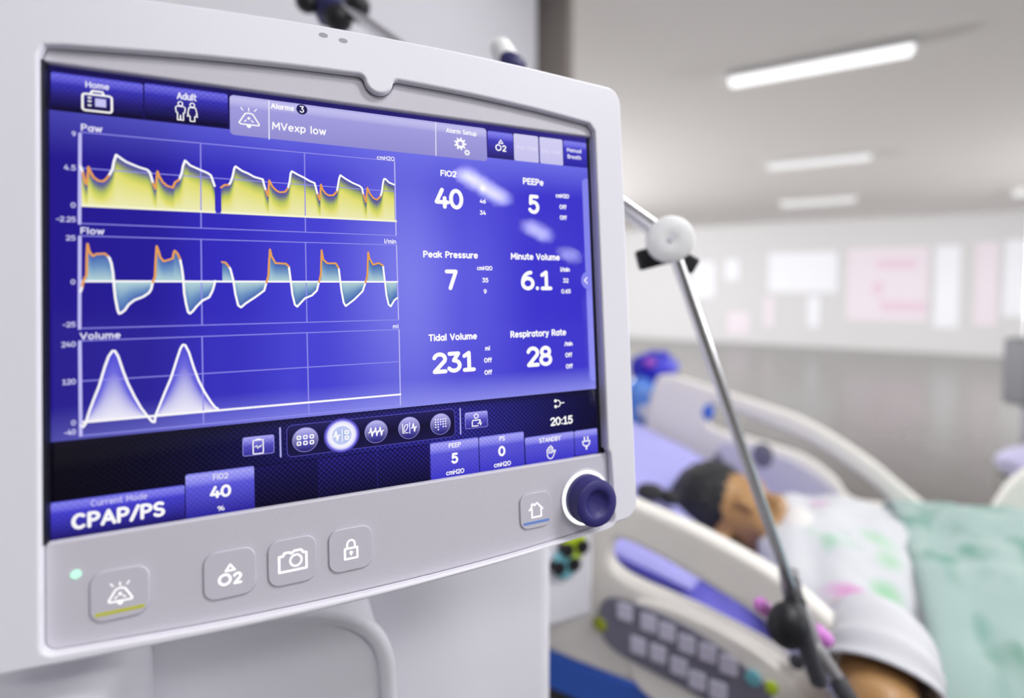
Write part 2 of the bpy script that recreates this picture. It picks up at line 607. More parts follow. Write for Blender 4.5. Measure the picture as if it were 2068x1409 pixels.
# ------------------------------------------------------------------ a rounded stroke alphabet (cap height 1, baseline 0)
X = .72
GL = {
    '0': (.62, [ellipse(.31, .5, .29, .5) + [(.6, .5)]]),
    '1': (.56, [[(.06, .82), (.3, 1), (.3, 0)], [(.06, 0), (.54, 0)]]),
    '2': (.6, [arc(.3, .72, .27, .28, 165, -25) + [(.04, 0), (.58, 0)]]),
    '3': (.6, [[(.05, 1), (.5, 1), (.26, .6)] + arc(.27, .3, .29, .3, 85, -150)]),
    '4': (.66, [[(.34, 1), (.03, .27), (.64, .27)], [(.47, .52), (.47, 0)]]),
    '5': (.6, [[(.54, 1), (.12, 1), (.09, .55)] + arc(.28, .32, .29, .33, 115, -150)]),
    '6': (.62, [[(.5, .97)] + arc(.5, .35, .46, .62, 100, 180), ellipse(.32, .31, .28, .31) + [(.6, .31)]]),
    '7': (.58, [[(.03, 1), (.56, 1), (.22, 0)]]),
    '8': (.6, [ellipse(.3, .76, .23, .24) + [(.53, .76)], ellipse(.3, .27, .28, .27) + [(.58, .27)]]),
    '9': (.62, [ellipse(.3, .69, .28, .31) + [(.58, .69)], arc(.12, .65, .46, .62, 0, -80)]),
    '.': (.16, [[(.08, 0), (.08, .012)]]),
    ':': (.2, [[(.1, .08), (.1, .1)], [(.1, .62), (.1, .64)]]),
    '-': (.42, [[(.04, .42), (.38, .42)]]),
    '/': (.42, [[(.02, -.04), (.4, 1.04)]]),
    '%': (.86, [ellipse(.2, .76, .17, .22) + [(.37, .76)], ellipse(.66, .24, .17, .22) + [(.83, .24)], [(.2, 0), (.66, 1)]]),
    ' ': (.3, []),
    'A': (.7, [[(.03, 0), (.35, 1), (.67, 0)], [(.14, .32), (.56, .32)]]),
    'B': (.6, [[(.06, 0), (.06, 1), (.3, 1)] + arc(.3, .76, .22, .24, 90, -90) + [(.06, .52)], arc(.3, .26, .26, .26, 90, -90) + [(.06, 0)]]),
    'C': (.66, [arc(.36, .5, .32, .5, 50, 310)]),
    'D': (.68, [[(.06, 0), (.06, 1), (.26, 1)] + arc(.26, .5, .37, .5, 90, -90) + [(.06, 0)]]),
    'E': (.54, [[(.52, 1), (.06, 1), (.06, 0), (.52, 0)], [(.06, .52), (.45, .52)]]),
    'F': (.52, [[(.5, 1), (.06, 1), (.06, 0)], [(.06, .5), (.44, .5)]]),
    'H': (.68, [[(.06, 0), (.06, 1)], [(.62, 0), (.62, 1)], [(.06, .52), (.62, .52)]]),
    'I': (.14, [[(.07, 0), (.07, 1)]]),
    'M': (.84, [[(.06, 0), (.1, 1), (.42, .3), (.74, 1), (.78, 0)]]),
    'N': (.68, [[(.06, 0), (.06, 1), (.62, 0), (.62, 1)]]),
    'O': (.76, [ellipse(.38, .5, .34, .5) + [(.72, .5)]]),
    'P': (.58, [[(.06, 0), (.06, 1), (.28, 1)] + arc(.28, .73, .26, .27, 90, -90) + [(.06, .46)]]),
    'R': (.6, [[(.06, 0), (.06, 1), (.28, 1)] + arc(.28, .74, .25, .26, 90, -90) + [(.06, .48)], [(.28, .48), (.56, 0)]]),
    'S': (.58, [arc(.3, .75, .24, .25, 40, 270, 12) + arc(.28, .25, .25, .25, 90, -150, 12)]),
    'T': (.6, [[(.03, 1), (.57, 1)], [(.3, 1), (.3, 0)]]),
    'V': (.66, [[(.03, 1), (.33, 0), (.63, 1)]]),
    'Y': (.62, [[(.03, 1), (.31, .5), (.59, 1)], [(.31, .5), (.31, 0)]]),
    'a': (.56, [ellipse(.27, .34, .23, .34) + [(.5, .34)], [(.5, X), (.5, 0)]]),
    'c': (.5, [arc(.29, .35, .25, .36, 55, 305)]),
    'd': (.56, [ellipse(.27, .34, .23, .34) + [(.5, .34)], [(.5, 1.02), (.5, 0)]]),
    'e': (.56, [[(.05, .37), (.52, .37)] + arc(.285, .35, .24, .36, 5, 310)]),
    'f': (.38, [[(.37, 1.02)] + arc(.32, .84, .17, .18, 90, 180) + [(.15, 0)], [(.02, .68), (.35, .68)]]),
    'h': (.56, [[(.06, 0), (.06, 1.02)], [(.06, .42)] + arc(.28, .42, .22, .28, 160, 0) + [(.5, 0)]]),
    'i': (.14, [[(.07, 0), (.07, X)], [(.07, .98), (.07, .99)]]),
    'k': (.52, [[(.06, 0), (.06, 1.02)], [(.46, X), (.08, .34)], [(.2, .45), (.5, 0)]]),
    'l': (.16, [[(.08, 1.02), (.08, 0)]]),
    'm': (.84, [[(.06, 0), (.06, X)], [(.06, .45)] + arc(.24, .45, .18, .26, 160, 0) + [(.42, 0)], [(.42, .45)] + arc(.6, .45, .18, .26, 160, 0) + [(.78, 0)]]),
    'n': (.56, [[(.06, 0), (.06, X)], [(.06, .42)] + arc(.28, .42, .22, .28, 160, 0) + [(.5, 0)]]),
    'o': (.58, [ellipse(.29, .35, .24, .36) + [(.53, .35)]]),
    'p': (.56, [[(.06, X), (.06, -.28)], ellipse(.29, .35, .23, .36) + [(.52, .35)]]),
    'r': (.36, [[(.06, 0), (.06, X)], [(.06, .42)] + arc(.28, .42, .22, .29, 170, 70)]),
    's': (.46, [arc(.24, .54, .18, .18, 40, 270, 8) + arc(.22, .18, .19, .18, 90, -145, 8)]),
    't': (.36, [[(.15, .96), (.15, .2)] + arc(.31, .18, .16, .18, 180, 280, 6), [(.02, .7), (.34, .7)]]),
    'u': (.56, [[(.06, X), (.06, .28)] + arc(.28, .28, .22, .28, 180, 350) + [(.5, X)], [(.5, .3), (.5, 0)]]),
    'v': (.52, [[(.04, X), (.26, 0), (.48, X)]]),
    'w': (.76, [[(.04, X), (.21, 0), (.38, .66), (.55, 0), (.72, X)]]),
    'x': (.5, [[(.04, X), (.46, 0)], [(.46, X), (.04, 0)]]),
    'y': (.52, [[(.04, X), (.27, .02)], [(.48, X), (.2, -.28), (.06, -.28)]]),
}


def text_strokes(mb, s, x0, yb, cap, width, wt, z, col):
    """write s from x0 on baseline yb with the given cap height, fitted to width"""
    gap = .14
    tot = sum(GL[c][0] for c in s) + gap * (len(s) - 1)
    k = width / tot if width else cap
    x = x0
    for c in s:
        w, paths = GL[c]
        for p in paths:
            mb.stroke([(x + px * k, yb + py * cap) for px, py in p], wt, z, col)
        x += (w + gap) * k
    return mb


# ================================================================== THE ROOM
CEIL = CAMZ + 1.45


def struct(name, mb, m, **k):
    return tag(mb.build(name, m, **k), kind='structure')


struct('floor', MB().box((4, 4, -.05), (30, 34, .1)), M['floor'], smooth=False)
struct('ceiling', MB().box((4, 4, CEIL + .05), (30, 34, .1)), M['ceiling'], smooth=False)
RA = BW.copy()                                  # room axis running away to the right
RB = BD.copy()
R_ROOM = Matrix(((RB.x, RA.x, 0), (RB.y, RA.y, 0), (0, 0, 1)))
# far wall
FW = Vector((7.04, 12.0, CEIL / 2))
struct('wall_back', MB().box(FW + RA * .1, (34, .2, CEIL), R_ROOM), M['wallfar'], smooth=False)
# the near wall on the left, ending in a rounded corner
cor = at(1128, 60, 2.55)
cor.z = 0
wl = []
rr = .30
p_end = cor
# outline in (RB, RA) axes: face towards the bed is +RB
def wpt(a, b): return (cor + RB * a + RA * b).to_2d()
outl = [wpt(-rr, 0)] + [wpt(-rr + rr * sin(q), -rr + rr * cos(q)) for q in [pi / 2 * k / 10 for k in range(1, 11)]] + [wpt(0, -6), wpt(-.45, -6), wpt(-.45, 0)]
plate('wall_left', M['wall'], None, [[tuple(p) for p in outl]], 0, CEIL)['kind'] = 'structure'
struct('trim_1', MB().box(cor + RB * -.2 + RA * .035 + Vector((0, 0, CEIL / 2)), (.5, .07, CEIL), R_ROOM), M['trim'], bevel=.01)

# ceiling lamps: one row running away above the beds, one seen only as reflections in the display
def ceiling_light(c, length, width, strength, label, group, turn=0.0):
    e = empty('ceiling_light', Matrix.Translation((c[0], c[1], CEIL)) @ R_ROOM.to_4x4() @ Matrix.Rotation(turn, 4, 'Z'), label=label, cat='light', group=group)
    MB().box((0, 0, -.018), (length + .05, width + .05, .036)).build('housing', M['lamp_frame'], e, bevel=.006)
    MB().box((0, 0, -.05), (length, width, .035)).build('diffuser', mat_emit('lamp_diffuser', (1, .99, 1.0), strength), e, bevel=.012)
    return e


ceiling_light((1.96, 3.43), 1.02, .12, 1.7, 'long bright ceiling lamp nearest the viewer, top right of the room', 'row of ceiling lamps')
ceiling_light((3.52, 6.06), 1.02, .17, 1.05, 'paler ceiling lamp halfway down the room', 'row of ceiling lamps')
ceiling_light((5.3, 9.1), 1.1, .18, .9, 'faint farthest ceiling lamp of the row', 'row of ceiling lamps')
ceiling_light((8.35, 7.95), 1.1, .2, .9, 'faint ceiling lamp at the right edge of the room', 'row of ceiling lamps')
ceiling_light((2.78, -2.27), .80, .11, 44, 'ceiling lamp behind the viewer, mirrored brightest in the display', 'lamps mirrored in the display', .2)
ceiling_light((4.3, -2.92), .66, .12, 38, 'second ceiling lamp behind the viewer, mirrored below the number five', 'lamps mirrored in the display', .2)
ceiling_light((5.75, -3.5), .6, .12, 30, 'farthest lamp behind the viewer, mirrored above minute volume', 'lamps mirrored in the display', .2)
ceiling_light((.75, 1.15), 1.2, .3, 10, 'ceiling lamp directly over the bed', 'lamps over the bed')

# papers on the far wall
def on_far_wall(px, py, off=.012):
    r = ray(px, py)
    o = Vector((0, 0, CAMZ))
    return o + r * (((FW - RA * off - o) @ RA) / (r @ RA))


def paper(px0, px1, py0, py1, m, label, name='wall_poster', cat='poster', prints=()):
    a, b = on_far_wall(px0, py0), on_far_wall(px1, py1)
    c = (a + b) / 2
    w, h = abs((b - a) @ RB), abs(a.z - b.z)
    e = empty(name, Matrix.Translation(c) @ R_ROOM.to_4x4(), label=label, cat=cat, group='sheets on the far wall')
    MB().box((0, 0, 0), (w, .012, h)).build('sheet', m, e)
    for (u, v, sw, sh) in prints:
        MB().box((u * w, -.008, v * h), (sw * w, .006, sh * h)).build('printed_block', M['pinkprint'], e, bevel=.02)


paper(1553, 1690, 512, 590, M['paper'], 'wide white board at the left of the far wall')
paper(1632, 1654, 598, 660, M['paper'], 'narrow white strip hanging below the white board')
paper(1543, 1562, 600, 660, M['paper_pink'], 'thin pale strip left below the white board')
paper(1712, 1872, 503, 650, M['paper_pink'], 'large pale pink poster in the middle of the far wall',
      prints=[(.12, .28, .5, .12), (.2, -.3, .55, .14), (-.1, -.05, .12, .2)])
paper(1890, 1935, 497, 662, M['paper'], 'tall white sheet right of the pink poster')
paper(1972, 2012, 490, 658, M['paper_pink'], 'tall pale pink sheet at the far right wall')
paper(2030, 2100, 485, 640, M['paper'], 'white sheet at the right edge of the view')
paper(1400, 1442, 530, 600, M['paper'], 'small white notice at the far left of the far wall')
paper(1465, 1492, 525, 565, M['paper'], 'tiny white notice left of the white board')
paper(1470, 1512, 630, 675, M['paper_pink'], 'small pinkish notice low on the far wall')

# ================================================================== THE VENTILATOR DISPLAY
disp = empty('ventilator_display', M_MON, label='white ventilator monitor with a lit blue touch screen on the ventilator', cat='monitor')
FZ = .0075                                       # front face of the white shell
PZ = .0028                                       # face of the grey panel


def curve_edge(pts, n=8): return smooth_path(pts, n)


HX0, HX1 = -.1815, .1825
top = curve_edge([(-.165, .1512), (-.1177, .1548), (-.0397, .1588), (.04, .1594), (.1, .158), (.168, .1545)])
bot = curve_edge([(.166, -.1642), (.1, -.1715), (0, -.1752), (-.08, -.1742), (-.165, -.1700)])
outer = list(top) + arc(.1705, .1425, .012, .012, 80, 0, 6) + arc(.1700, -.1515, .0125, .0125, 0, -80, 6) + list(bot) + arc(-.1695, -.158, .012, .012, 260, 180, 6) + arc(-.1695, .1395, .012, .012, 180, 100, 6)
# opening: follows the grey panel, with the round tab dipping in from the top
IB = -.1675
inner = [(-.1576, .118)] + curve_edge([(-.1556, .1232), (-.1, .1285), (-.05, .1318), (-.0083, .1335)], 5) + \
    arc(-.0083, .1299, .0036, .0036, 90, 8, 5) + arc(.0036, .1321, .0086, .0086, 196, 344, 14) + arc(.0155, .1300, .0036, .0036, 172, 90, 5) + \
    curve_edge([(.0155, .1336), (.06, .1322), (.11, .1290), (.1545, .1245)], 5) + [(.1585, .1195), (.1587, -.1115), (.1608, -.1145), (.1622, -.1600)] + \
    arc(.1572, IB + .0073, .005, .005, 0, -85, 4) + curve_edge([(.155, -.1655), (.08, -.1702), (0, -.1718), (-.08, -.1702), (-.153, -.1655)], 5) + arc(-.1525, -.1605, .005, .005, 262, 180, 4)
plate('housing', M['shell'], disp, [outer, inner], -.012, FZ, .0016, 3)
plate('back_shell', M['shell'], disp, [[(x * .985, y * .985) for x, y in outer]], -.062, -.0115, .014, 4)
# grey panel around the glass
SX0, SX1 = L(90, 600)[0], .1572
SY0, SY1 = -.1155, .1165
scr_hole = rrect(-.1588, .1600, SY0, SY1, .0015)
pan = [(x * 1.035, y * 1.004) for x, y in inner]
plate('bezel_panel', M['panel'], disp, [pan, scr_hole], -.006, PZ, .0012, 3)
def inset(pts, d):
    out = []
    n = len(pts)
    for i in range(n):
        a, b = Vector(pts[i - 1]), Vector(pts[(i + 1) % n])
        t = (b - a)
        if t.length < 1e-9: t = Vector((1, 0))
        t.normalize()
        out.append((pts[i][0] + t.y * d, pts[i][1] - t.x * d))
    return out


ar = sum(a[0] * b[1] - b[0] * a[1] for a, b in zip(inner, inner[1:] + inner[:1]))
sg = 1 if ar > 0 else -1
seam_o, seam_i = inset(inner, sg * .0012), inset(inner, -sg * .0003)
sv = [(x, y, PZ + .0003) for x, y in seam_o] + [(x, y, PZ + .0003) for x, y in seam_i]
n_ = len(inner)
MB().add(sv, [(i, (i + 1) % n_, n_ + (i + 1) % n_, n_ + i) for i in range(n_)]).build('panel_seam', M['seam'], disp)
# the thin black gasket round the glass
plate('screen_gasket', M['gasket'], disp, [rrect(-.161, .162, SY0 - .002, SY1 + .002, .001)], -.009, -.0009)

MB().box((-.1577, (SY0 + SY1) / 2, .0022), (.0028, SY1 - SY0, .0062)).build('black_lip', M['gasket'], disp, smooth=False)  # raised black strip added over the left inner wall in place of its shade
MB().box((.1600, (SY0 + SY1) / 2, .0002), (.0026, SY1 - SY0, .0022)).build('black_lip', M['gasket'], disp, smooth=False)

# ---- the lit screen
Z = dict(bg=-.0008, bar=-.0006, tile=-.0004, fill=-.0003, grid=-.0002, trace=-.0001, text=0.0, over=.0001)
AX0, AX1 = L(99, 500)[0], L(1196, 560)[0]
AY0, AY1 = -.1142, .1148
C = lambda r, g, b: srgb(r, g, b)
WHITE = (1.0, .985, 1.0)


def bgcol(u, v):
    """blue wallpaper of the user interface: a deep violet field brightening to the middle right and along its upper and lower edges"""
    T = [(0, (38, 26, 142)), (.12, (40, 30, 152)), (.24, (54, 46, 190)), (.39, (74, 70, 214)), (.57, (126, 126, 238)), (.69, (96, 92, 226)), (.86, (64, 56, 208)), (1, (60, 52, 204))]
    for (ua, ca), (ub, cb) in zip(T, T[1:]):
        if u <= ub:
            t = (u - ua) / (ub - ua)
            t = t * t * (3 - 2 * t)
            break
    base = Vector(C(*ca)).lerp(Vector(C(*cb)), t)
    g = exp(-((v - .48) / .42) ** 2)  # glow across the middle, painted into the wallpaper colour
    flat = Vector(C(*(62, 54, 206))) if u > .35 else base
    base = flat.lerp(base, .25 + .75 * g) if u > .35 else base
    e = max(0, 1 - v / .10)
    base = base.lerp(Vector(C(150, 152, 242)), .8 * e * (0.25 + .75 * min(1, u / .5)))
    e2 = max(0, (v - .86) / .14)
    base = base.lerp(Vector(C(120, 122, 240)), .75 * e2 * (.35 + .65 * min(1, u / .6)))
    return tuple(base)


MX_T = L(90, 219)[1], L(1187, 339)[1]
BY1 = L(640, 277)[1]
BARY = (L(90, 894)[1] + L(640, 840)[1] + L(1207, 785)[1]) / 3
TABY = (L(90, 219)[1] + L(1187, 339)[1]) / 2


def grid_patch(mb, x0, x1, y0, y1, z, fn, nx, ny):
    vs, cs = [], []
    for j in range(ny + 1):
        for i in range(nx + 1):
            u, v = i / nx, j / ny
            vs.append((x0 + (x1 - x0) * u, y0 + (y1 - y0) * v, z))
            cs.append(fn(u, v))
    mb.add(vs, [(j * (nx + 1) + i, j * (nx + 1) + i + 1, (j + 1) * (nx + 1) + i + 1, (j + 1) * (nx + 1) + i) for j in range(ny) for i in range(nx)], cs)


mb = MB()
grid_patch(mb, AX0 - .0015, AX1, BARY, TABY, Z['bg'], bgcol, 60, 48)
screen = mb.build('screen', M['screen'], disp, smooth=False)
screen['label'] = 'lit blue touch screen with waveforms and readings'


def sub(name, mb, m='screen'):
    return mb.build(name, M[m], screen, smooth=False)


# dark woven bars above and below
mb = MB()


def barcol(u, v):
    k = exp(-((u - .60) / .27) ** 2)
    top_ = max(0, (v - .9) / .1)
    c = Vector(C(7, 5, 14)).lerp(Vector(C(46, 42, 138)), k * (.5 + .5 * min(1, v * 1.6)))
    return tuple(c.lerp(Vector(C(16, 12, 34)), .8 * top_))


grid_patch(mb, AX0 - .002, AX1, SY0 - .0005, BARY, Z['bg'], barcol, 60, 24)
sub('lower_menu_bar', mb, 'weave')
mb = MB()
grid_patch(mb, AX0 - .002, AX1, TABY, SY1 + .0005, Z['bg'], lambda u, v: C(26 + 26 * u, 20 + 24 * u, 80 + 60 * u), 30, 12)
sub('upper_menu_bar', mb, 'weave_soft')


def rect_px(tl, tr, br, bl):
    a, b, c, d = L(*tl), L(*tr), L(*br), L(*bl)
    return ((a[0] + d[0]) / 2, (b[0] + c[0]) / 2, (c[1] + d[1]) / 2, (a[1] + b[1]) / 2)


def tile_px(name, q, stops, m='weave_soft', r=.0012, z='tile', corners='tblr'):
    x0, x1, y0, y1 = rect_px(*q)
    mb = MB()
    mb.tile(x0, x1, y0, y1, r, Z[z], stops, corners)
    return sub(name, mb, m), (x0, x1, y0, y1)


blueA = [(0, C(66, 62, 196)), (.07, C(112, 108, 226)), (.22, C(88, 84, 206)), (.3, C(60, 54, 180)), (.62, C(40, 34, 118)), (1, C(16, 12, 34))]
blueB = [(0, C(84, 80, 216)), (.06, C(132, 130, 236)), (.2, C(112, 108, 228)), (.3, C(70, 64, 204)), (1, C(44, 38, 160))]
blueC = [(0, C(120, 118, 232)), (.06, C(164, 162, 246)), (.2, C(140, 138, 240)), (.32, C(92, 88, 216)), (1, C(62, 56, 200))]
alarm = [(0, C(176, 172, 236)), (.08, C(196, 192, 240)), (.2, C(186, 182, 236)), (.3, C(162, 158, 224)), (1, C(148, 144, 212))]
pale = [(0, C(214, 210, 246)), (1, C(200, 196, 240))]
tile_px('menu_tile', ((101, 144), (288, 167), (289, 239), (103, 221)), blueA)
tile_px('menu_tile', ((291, 167), (459, 188), (461, 256.5), (292, 239)), blueA)
tile_px('alarm_banner', ((463, 190), (982.6, 259.5), (984, 326), (465, 270.5)), alarm, 'screen', r=.0022, z='fill')
tile_px('menu_tile', ((986, 263), (1036, 269), (1037.5, 323), (986, 317.5)), blueB[:3] + [(.35, C(70, 64, 190)), (1, C(40, 34, 104))])
tile_px('menu_tile', ((1038, 269), (1087, 275), (1089, 329), (1038.5, 323)), pale, 'screen')
tile_px('menu_tile', ((1090, 276), (1136, 281.5), (1138, 334), (1091, 329)), pale, 'screen')
tile_px('menu_tile', ((1139, 282), (1184, 288), (1186.5, 339), (1139, 334)), blueB)
tile_px('setting_tile', ((97, 1015), (372, 980), (374, 1053), (100, 1091)), blueB[:4] + [(1, C(26, 18, 96))])
tile_px('setting_tile', ((374, 958), (513, 941), (514.5, 1029), (375.5, 1050)), blueC[:4] + [(1, C(40, 32, 150))])
tile_px('setting_tile', ((869, 894.5), (966, 883), (968.5, 956), (871, 971)), blueC)
tile_px('setting_tile', ((968, 882.5), (1057, 871), (1061, 939), (970, 953)), blueC)
tile_px('setting_tile', ((1061, 883.5), (1159, 870.5), (1161, 922), (1062, 939)), blueC)
tile_px('setting_tile', ((1160.5, 870.5), (1206, 864), (1208.5, 914), (1162, 921)), blueC)
dk = [(0, C(10, 8, 34)), (.03, C(36, 30, 112)), (.3, C(31, 26, 96)), (1, C(18, 14, 50))]
dk0 = [(0, C(8, 6, 26)), (.03, C(28, 23, 86)), (.3, C(24, 20, 72)), (1, C(14, 10, 38))]
tile_px('empty_tile', ((516, 941), (642, 926), (643, 1009), (516, 1028)), dk0, 'weave')
tile_px('empty_tile', ((644.5, 925), (760, 911), (762, 990), (645, 1008)), dk, 'weave')
tile_px('empty_tile', ((763, 910), (867, 897), (868, 972), (764, 989)), dk, 'weave')

# divider lines
def line_px(mb, a, b, w, col=(.42, .4, .86), z='grid'):
    mb.stroke([L(*a), L(*b)], w, Z[z], col)


for a, b in (((543, 203), (543.5, 281)), ((880, 247), (880.6, 314))):
    mb = MB()
    line_px(mb, a, b, .0006, C(236, 234, 252), 'trace')
    sub('banner_divider', mb)
for a, b in (((565.5, 864), (567, 922)), ((929.3, 825), (930.5, 876))):
    mb = MB()
    line_px(mb, a, b, .0008, C(186, 184, 250), 'trace')
    sub('menu_divider', mb)

# the side drawer at the right edge, with its chevron
mb = MB()
xe = AX1 - .0002
xa = L(1178, 420)[0]
ya, yb_ = L(1186, 360)[1], L(1205, 769)[1]
yc = L(1182, 566)[1]
xm = L(1184, 566)[0]
outl = [(xe, ya)] + arc(xa + .004, ya - .004, .004, .004, 90, 180, 6) + [(xa, yc + .0066)] + arc(xa + .0022, yc, .0062, .0066, 100, 260, 12) + [(xa, yc - .0066)] + arc(xa + .004, yb_ + .004, .004, .004, 180, 270, 6) + [(xe, yb_)]
mb.poly(outl, Z['tile'], C(134, 134, 240))
sub('drawer_tab', mb)
mb = MB()
cxx, cyy = L(1182.6, 566)
mb.stroke([(cxx + .0012, cyy + .002), (cxx - .001, cyy), (cxx + .0012, cyy - .002)], .0009, Z['text'], WHITE)
sub('chevron_icon', mb)

# ---- charts
GRID = C(150, 146, 238)
AXC = C(196, 192, 250)


def chart(top_, midl, bottom, x_left, v1, v2, vr, axis, mid_on):
    mb = MB()
    z = 'grid'
    line_px(mb, *top_, .0005, GRID, z)
    line_px(mb, *bottom, .0005, GRID, z)
    if mid_on: line_px(mb, *midl, .0005, GRID, z)
    for v in (v1, v2): line_px(mb, *v, .0006, GRID, z)
    line_px(mb, *vr, .0007, C(190, 188, 246), z)
    line_px(mb, *axis, .0014, AXC, 'trace')
    return sub('chart_grid', mb)


chart(((164, 266.5), (797, 325)), ((164, 339), (798, 386.5)), ((164, 451), (800, 475.5)), 162, ((405, 289), (406, 460)), ((615, 308), (617, 468)), ((797, 325), (800, 475.5)), ((161.5, 270), (160.5, 451)), True)
chart(((164, 476), (801, 494.5)), None, ((164, 663), (805, 645.5)), 162, ((406, 483), (408, 656)), ((617, 489), (620, 650.5)), ((801, 494.5), (805, 645.5)), ((161, 478), (160.5, 663)), False)
chart(((163, 688), (806, 665)), ((163, 769.5), (807, 730)), ((163, 880), (809, 818)), 162, ((408, 680), (411, 856)), ((620, 672), (624, 836)), ((806, 665), (809, 818)), ((161, 690), (163, 879)), True)

OR = C(234, 162, 84)
paw = [
    ('w', [(162, 335), (167, 348)]), ('o', [(167, 348), (171.5, 367), (175, 372), (177, 356), (178.5, 337), (182, 346), (189, 358), (199, 365), (208, 366), (214, 361.5), (219.5, 355)]),
    ('w', [(219.5, 355), (227, 342), (230, 326), (234.5, 312.5), (242, 318), (254.5, 326.5), (267, 332), (282, 338), (297, 342.5), (302.5, 348), (305.7, 358), (309, 370)]),
    ('o', [(309, 370), (314, 381), (316, 365), (318, 346), (321.6, 356), (329, 368), (337.6, 375.4), (349, 378.6), (353.5, 368), (362, 362.6)]),
    ('w', [(362, 362.6), (367.4, 347.7), (369.5, 335), (373.8, 324), (384.4, 334), (405.7, 343.5), (418.5, 348.8), (426, 354), (429, 362.6), (433.4, 375.4)]),
    ('gap', []),
    ('o', [(446.4, 378.4), (453.5, 373.3), (461.6, 373.3)]),
    ('w', [(461.6, 373.3), (465.7, 368), (469.8, 356), (473.2, 339.8), (475.8, 335.8), (489, 345), (501, 350), (513.4, 357), (530.7, 362), (533.7, 374.3), (536.8, 384.5)]),
    ('o', [(536.8, 384.5), (541.2, 395.7), (542.5, 380.4), (543.9, 364), (550, 376.4), (558, 384.5), (565.2, 388.2), (575.4, 387.5), (581.5, 380.4)]),
    ('w', [(581.5, 380.4), (585, 366.2), (587, 350), (589.6, 345.6), (600.7, 352), (615, 359), (625, 365.2), (635.3, 369.3), (638.3, 380.4), (641.4, 392.6)]),
    ('o', [(641.4, 392.6), (646, 403.8), (647, 388.6), (648.3, 372.5), (651.5, 382.5), (657.6, 390.6), (663.7, 394.3), (672.8, 394.3), (680.4, 386.5)]),
    ('w', [(680.4, 386.5), (683, 372.3), (685, 360), (687.5, 353.5), (698.2, 361.1), (712.4, 369.3), (726.7, 375.4), (731.1, 379.4), (733.8, 392.6)]),
    ('o', [(733.8, 392.6), (739.3, 407.9), (740.5, 392.6), (742.1, 379), (747, 390.6), (754, 399.7), (761.2, 403.4), (768.3, 396.7)]),
    ('w', [(768.3, 396.7), (771.3, 386.5), (773.4, 370.3), (775.4, 361.4), (778.4, 361), (785.6, 368.3), (795.7, 372.7)]),
]
flow = [
    ('w', [(162.2, 589), (166, 577.7)]), ('o', [(166, 577.7), (168.5, 567), (174.8, 555), (175.4, 517.7), (176.7, 492.5), (179.6, 506), (184.5, 513.8), (188.3, 516.7), (194, 512.9), (211.5, 512), (217.3, 516.7)]),
    ('w', [(217.3, 516.7), (221.2, 521.6), (225, 533), (228, 550.6), (230, 573.8), (232.8, 600.9), (237.6, 626), (240.5, 633), (244.4, 631.8), (252, 626), (260, 614.4), (271.5, 605.7), (289, 599), (300.5, 591.2), (305.3, 583.5), (308.2, 570)]),
    ('o', [(308.2, 570), (313, 558.3), (314.4, 527.4), (316.4, 497), (319.8, 506), (323.7, 519.6), (330.5, 527.4), (341, 524.5), (348.9, 521.6), (350.8, 510), (353, 506), (358.5, 512), (363.4, 522.5)]),
    ('w', [(363.4, 522.5), (367.2, 541), (370, 562), (372, 591), (376, 614.4), (380, 630), (383.7, 633), (389.5, 628), (397.2, 618.3), (408.8, 606.7), (422.4, 600), (429, 587.3), (433, 573.8), (434.5, 567)]),
    ('gap', []),
    ('o', [(448.5, 529), (455.3, 530), (462, 538)]),
    ('w', [(462, 538), (465.4, 543.5), (471, 565), (475.4, 593.5), (481, 616.2), (486.7, 620.5), (496.7, 612), (516.6, 599), (533.6, 586.4), (537.9, 570.8)]),
    ('o', [(537.9, 570.8), (542, 556.6), (543.5, 528), (545.2, 503.5), (548.4, 516.8), (556.3, 531), (577.6, 532.4), (583.3, 538)]),
    ('w', [(583.3, 538), (587, 565), (590.4, 593.5), (595.5, 614.8), (600.3, 619), (616, 602), (630, 596.3), (640, 586.4), (644.3, 569.3)]),
    ('o', [(644.3, 569.3), (648, 553.7), (649.5, 505), (652.9, 523.9), (661.4, 531.6), (678.4, 531.6), (684, 541)]),
    ('w', [(684, 541), (687, 565), (689.8, 587.8), (694, 610.5), (698.3, 617.8), (715.3, 604.8), (732.4, 587.8), (738, 570.8)]),
    ('o', [(738, 570.8), (741.7, 556.6), (743.5, 509), (746.6, 522.5), (753.7, 534.4), (765, 531), (773.5, 536)]),
    ('w', [(773.5, 536), (777, 565), (780.6, 596.3), (785, 614.8), (789.2, 618.4), (796.3, 606.2), (802, 601.4)]),
]
vol = [('w', [(163, 858.6), (168, 861.8), (172.8, 854.7), (180.6, 829.6), (190, 804.4), (200, 779.3), (211.5, 740.6), (219.3, 719.3), (227, 708.5), (231.8, 708.5), (238.6, 719.3), (248.3, 748.3), (258, 773.5), (271.5, 800.5), (285, 823.8), (298.6, 841.2), (307.3, 851.2), (312, 852), (314, 839.2), (321.8, 819.9), (333.4, 790.9), (345, 763.8), (356.6, 727), (364.3, 703.8), (369.2, 696), (374, 696.6), (381.7, 711.6), (391.4, 742.5), (401, 767.7), (412.7, 790.9), (426.2, 812), (435, 822.8), (439.8, 824.7)])]


def trace(data):
    for kind, pts in data:
        if not pts: continue
        mb = MB()
        mb.stroke([L(*p) for p in pts], .0011 if kind == 'w' else .00105, Z['trace'] if kind == 'w' else Z['trace'] + .00003, WHITE if kind == 'w' else OR)
        sub('waveform_line', mb)


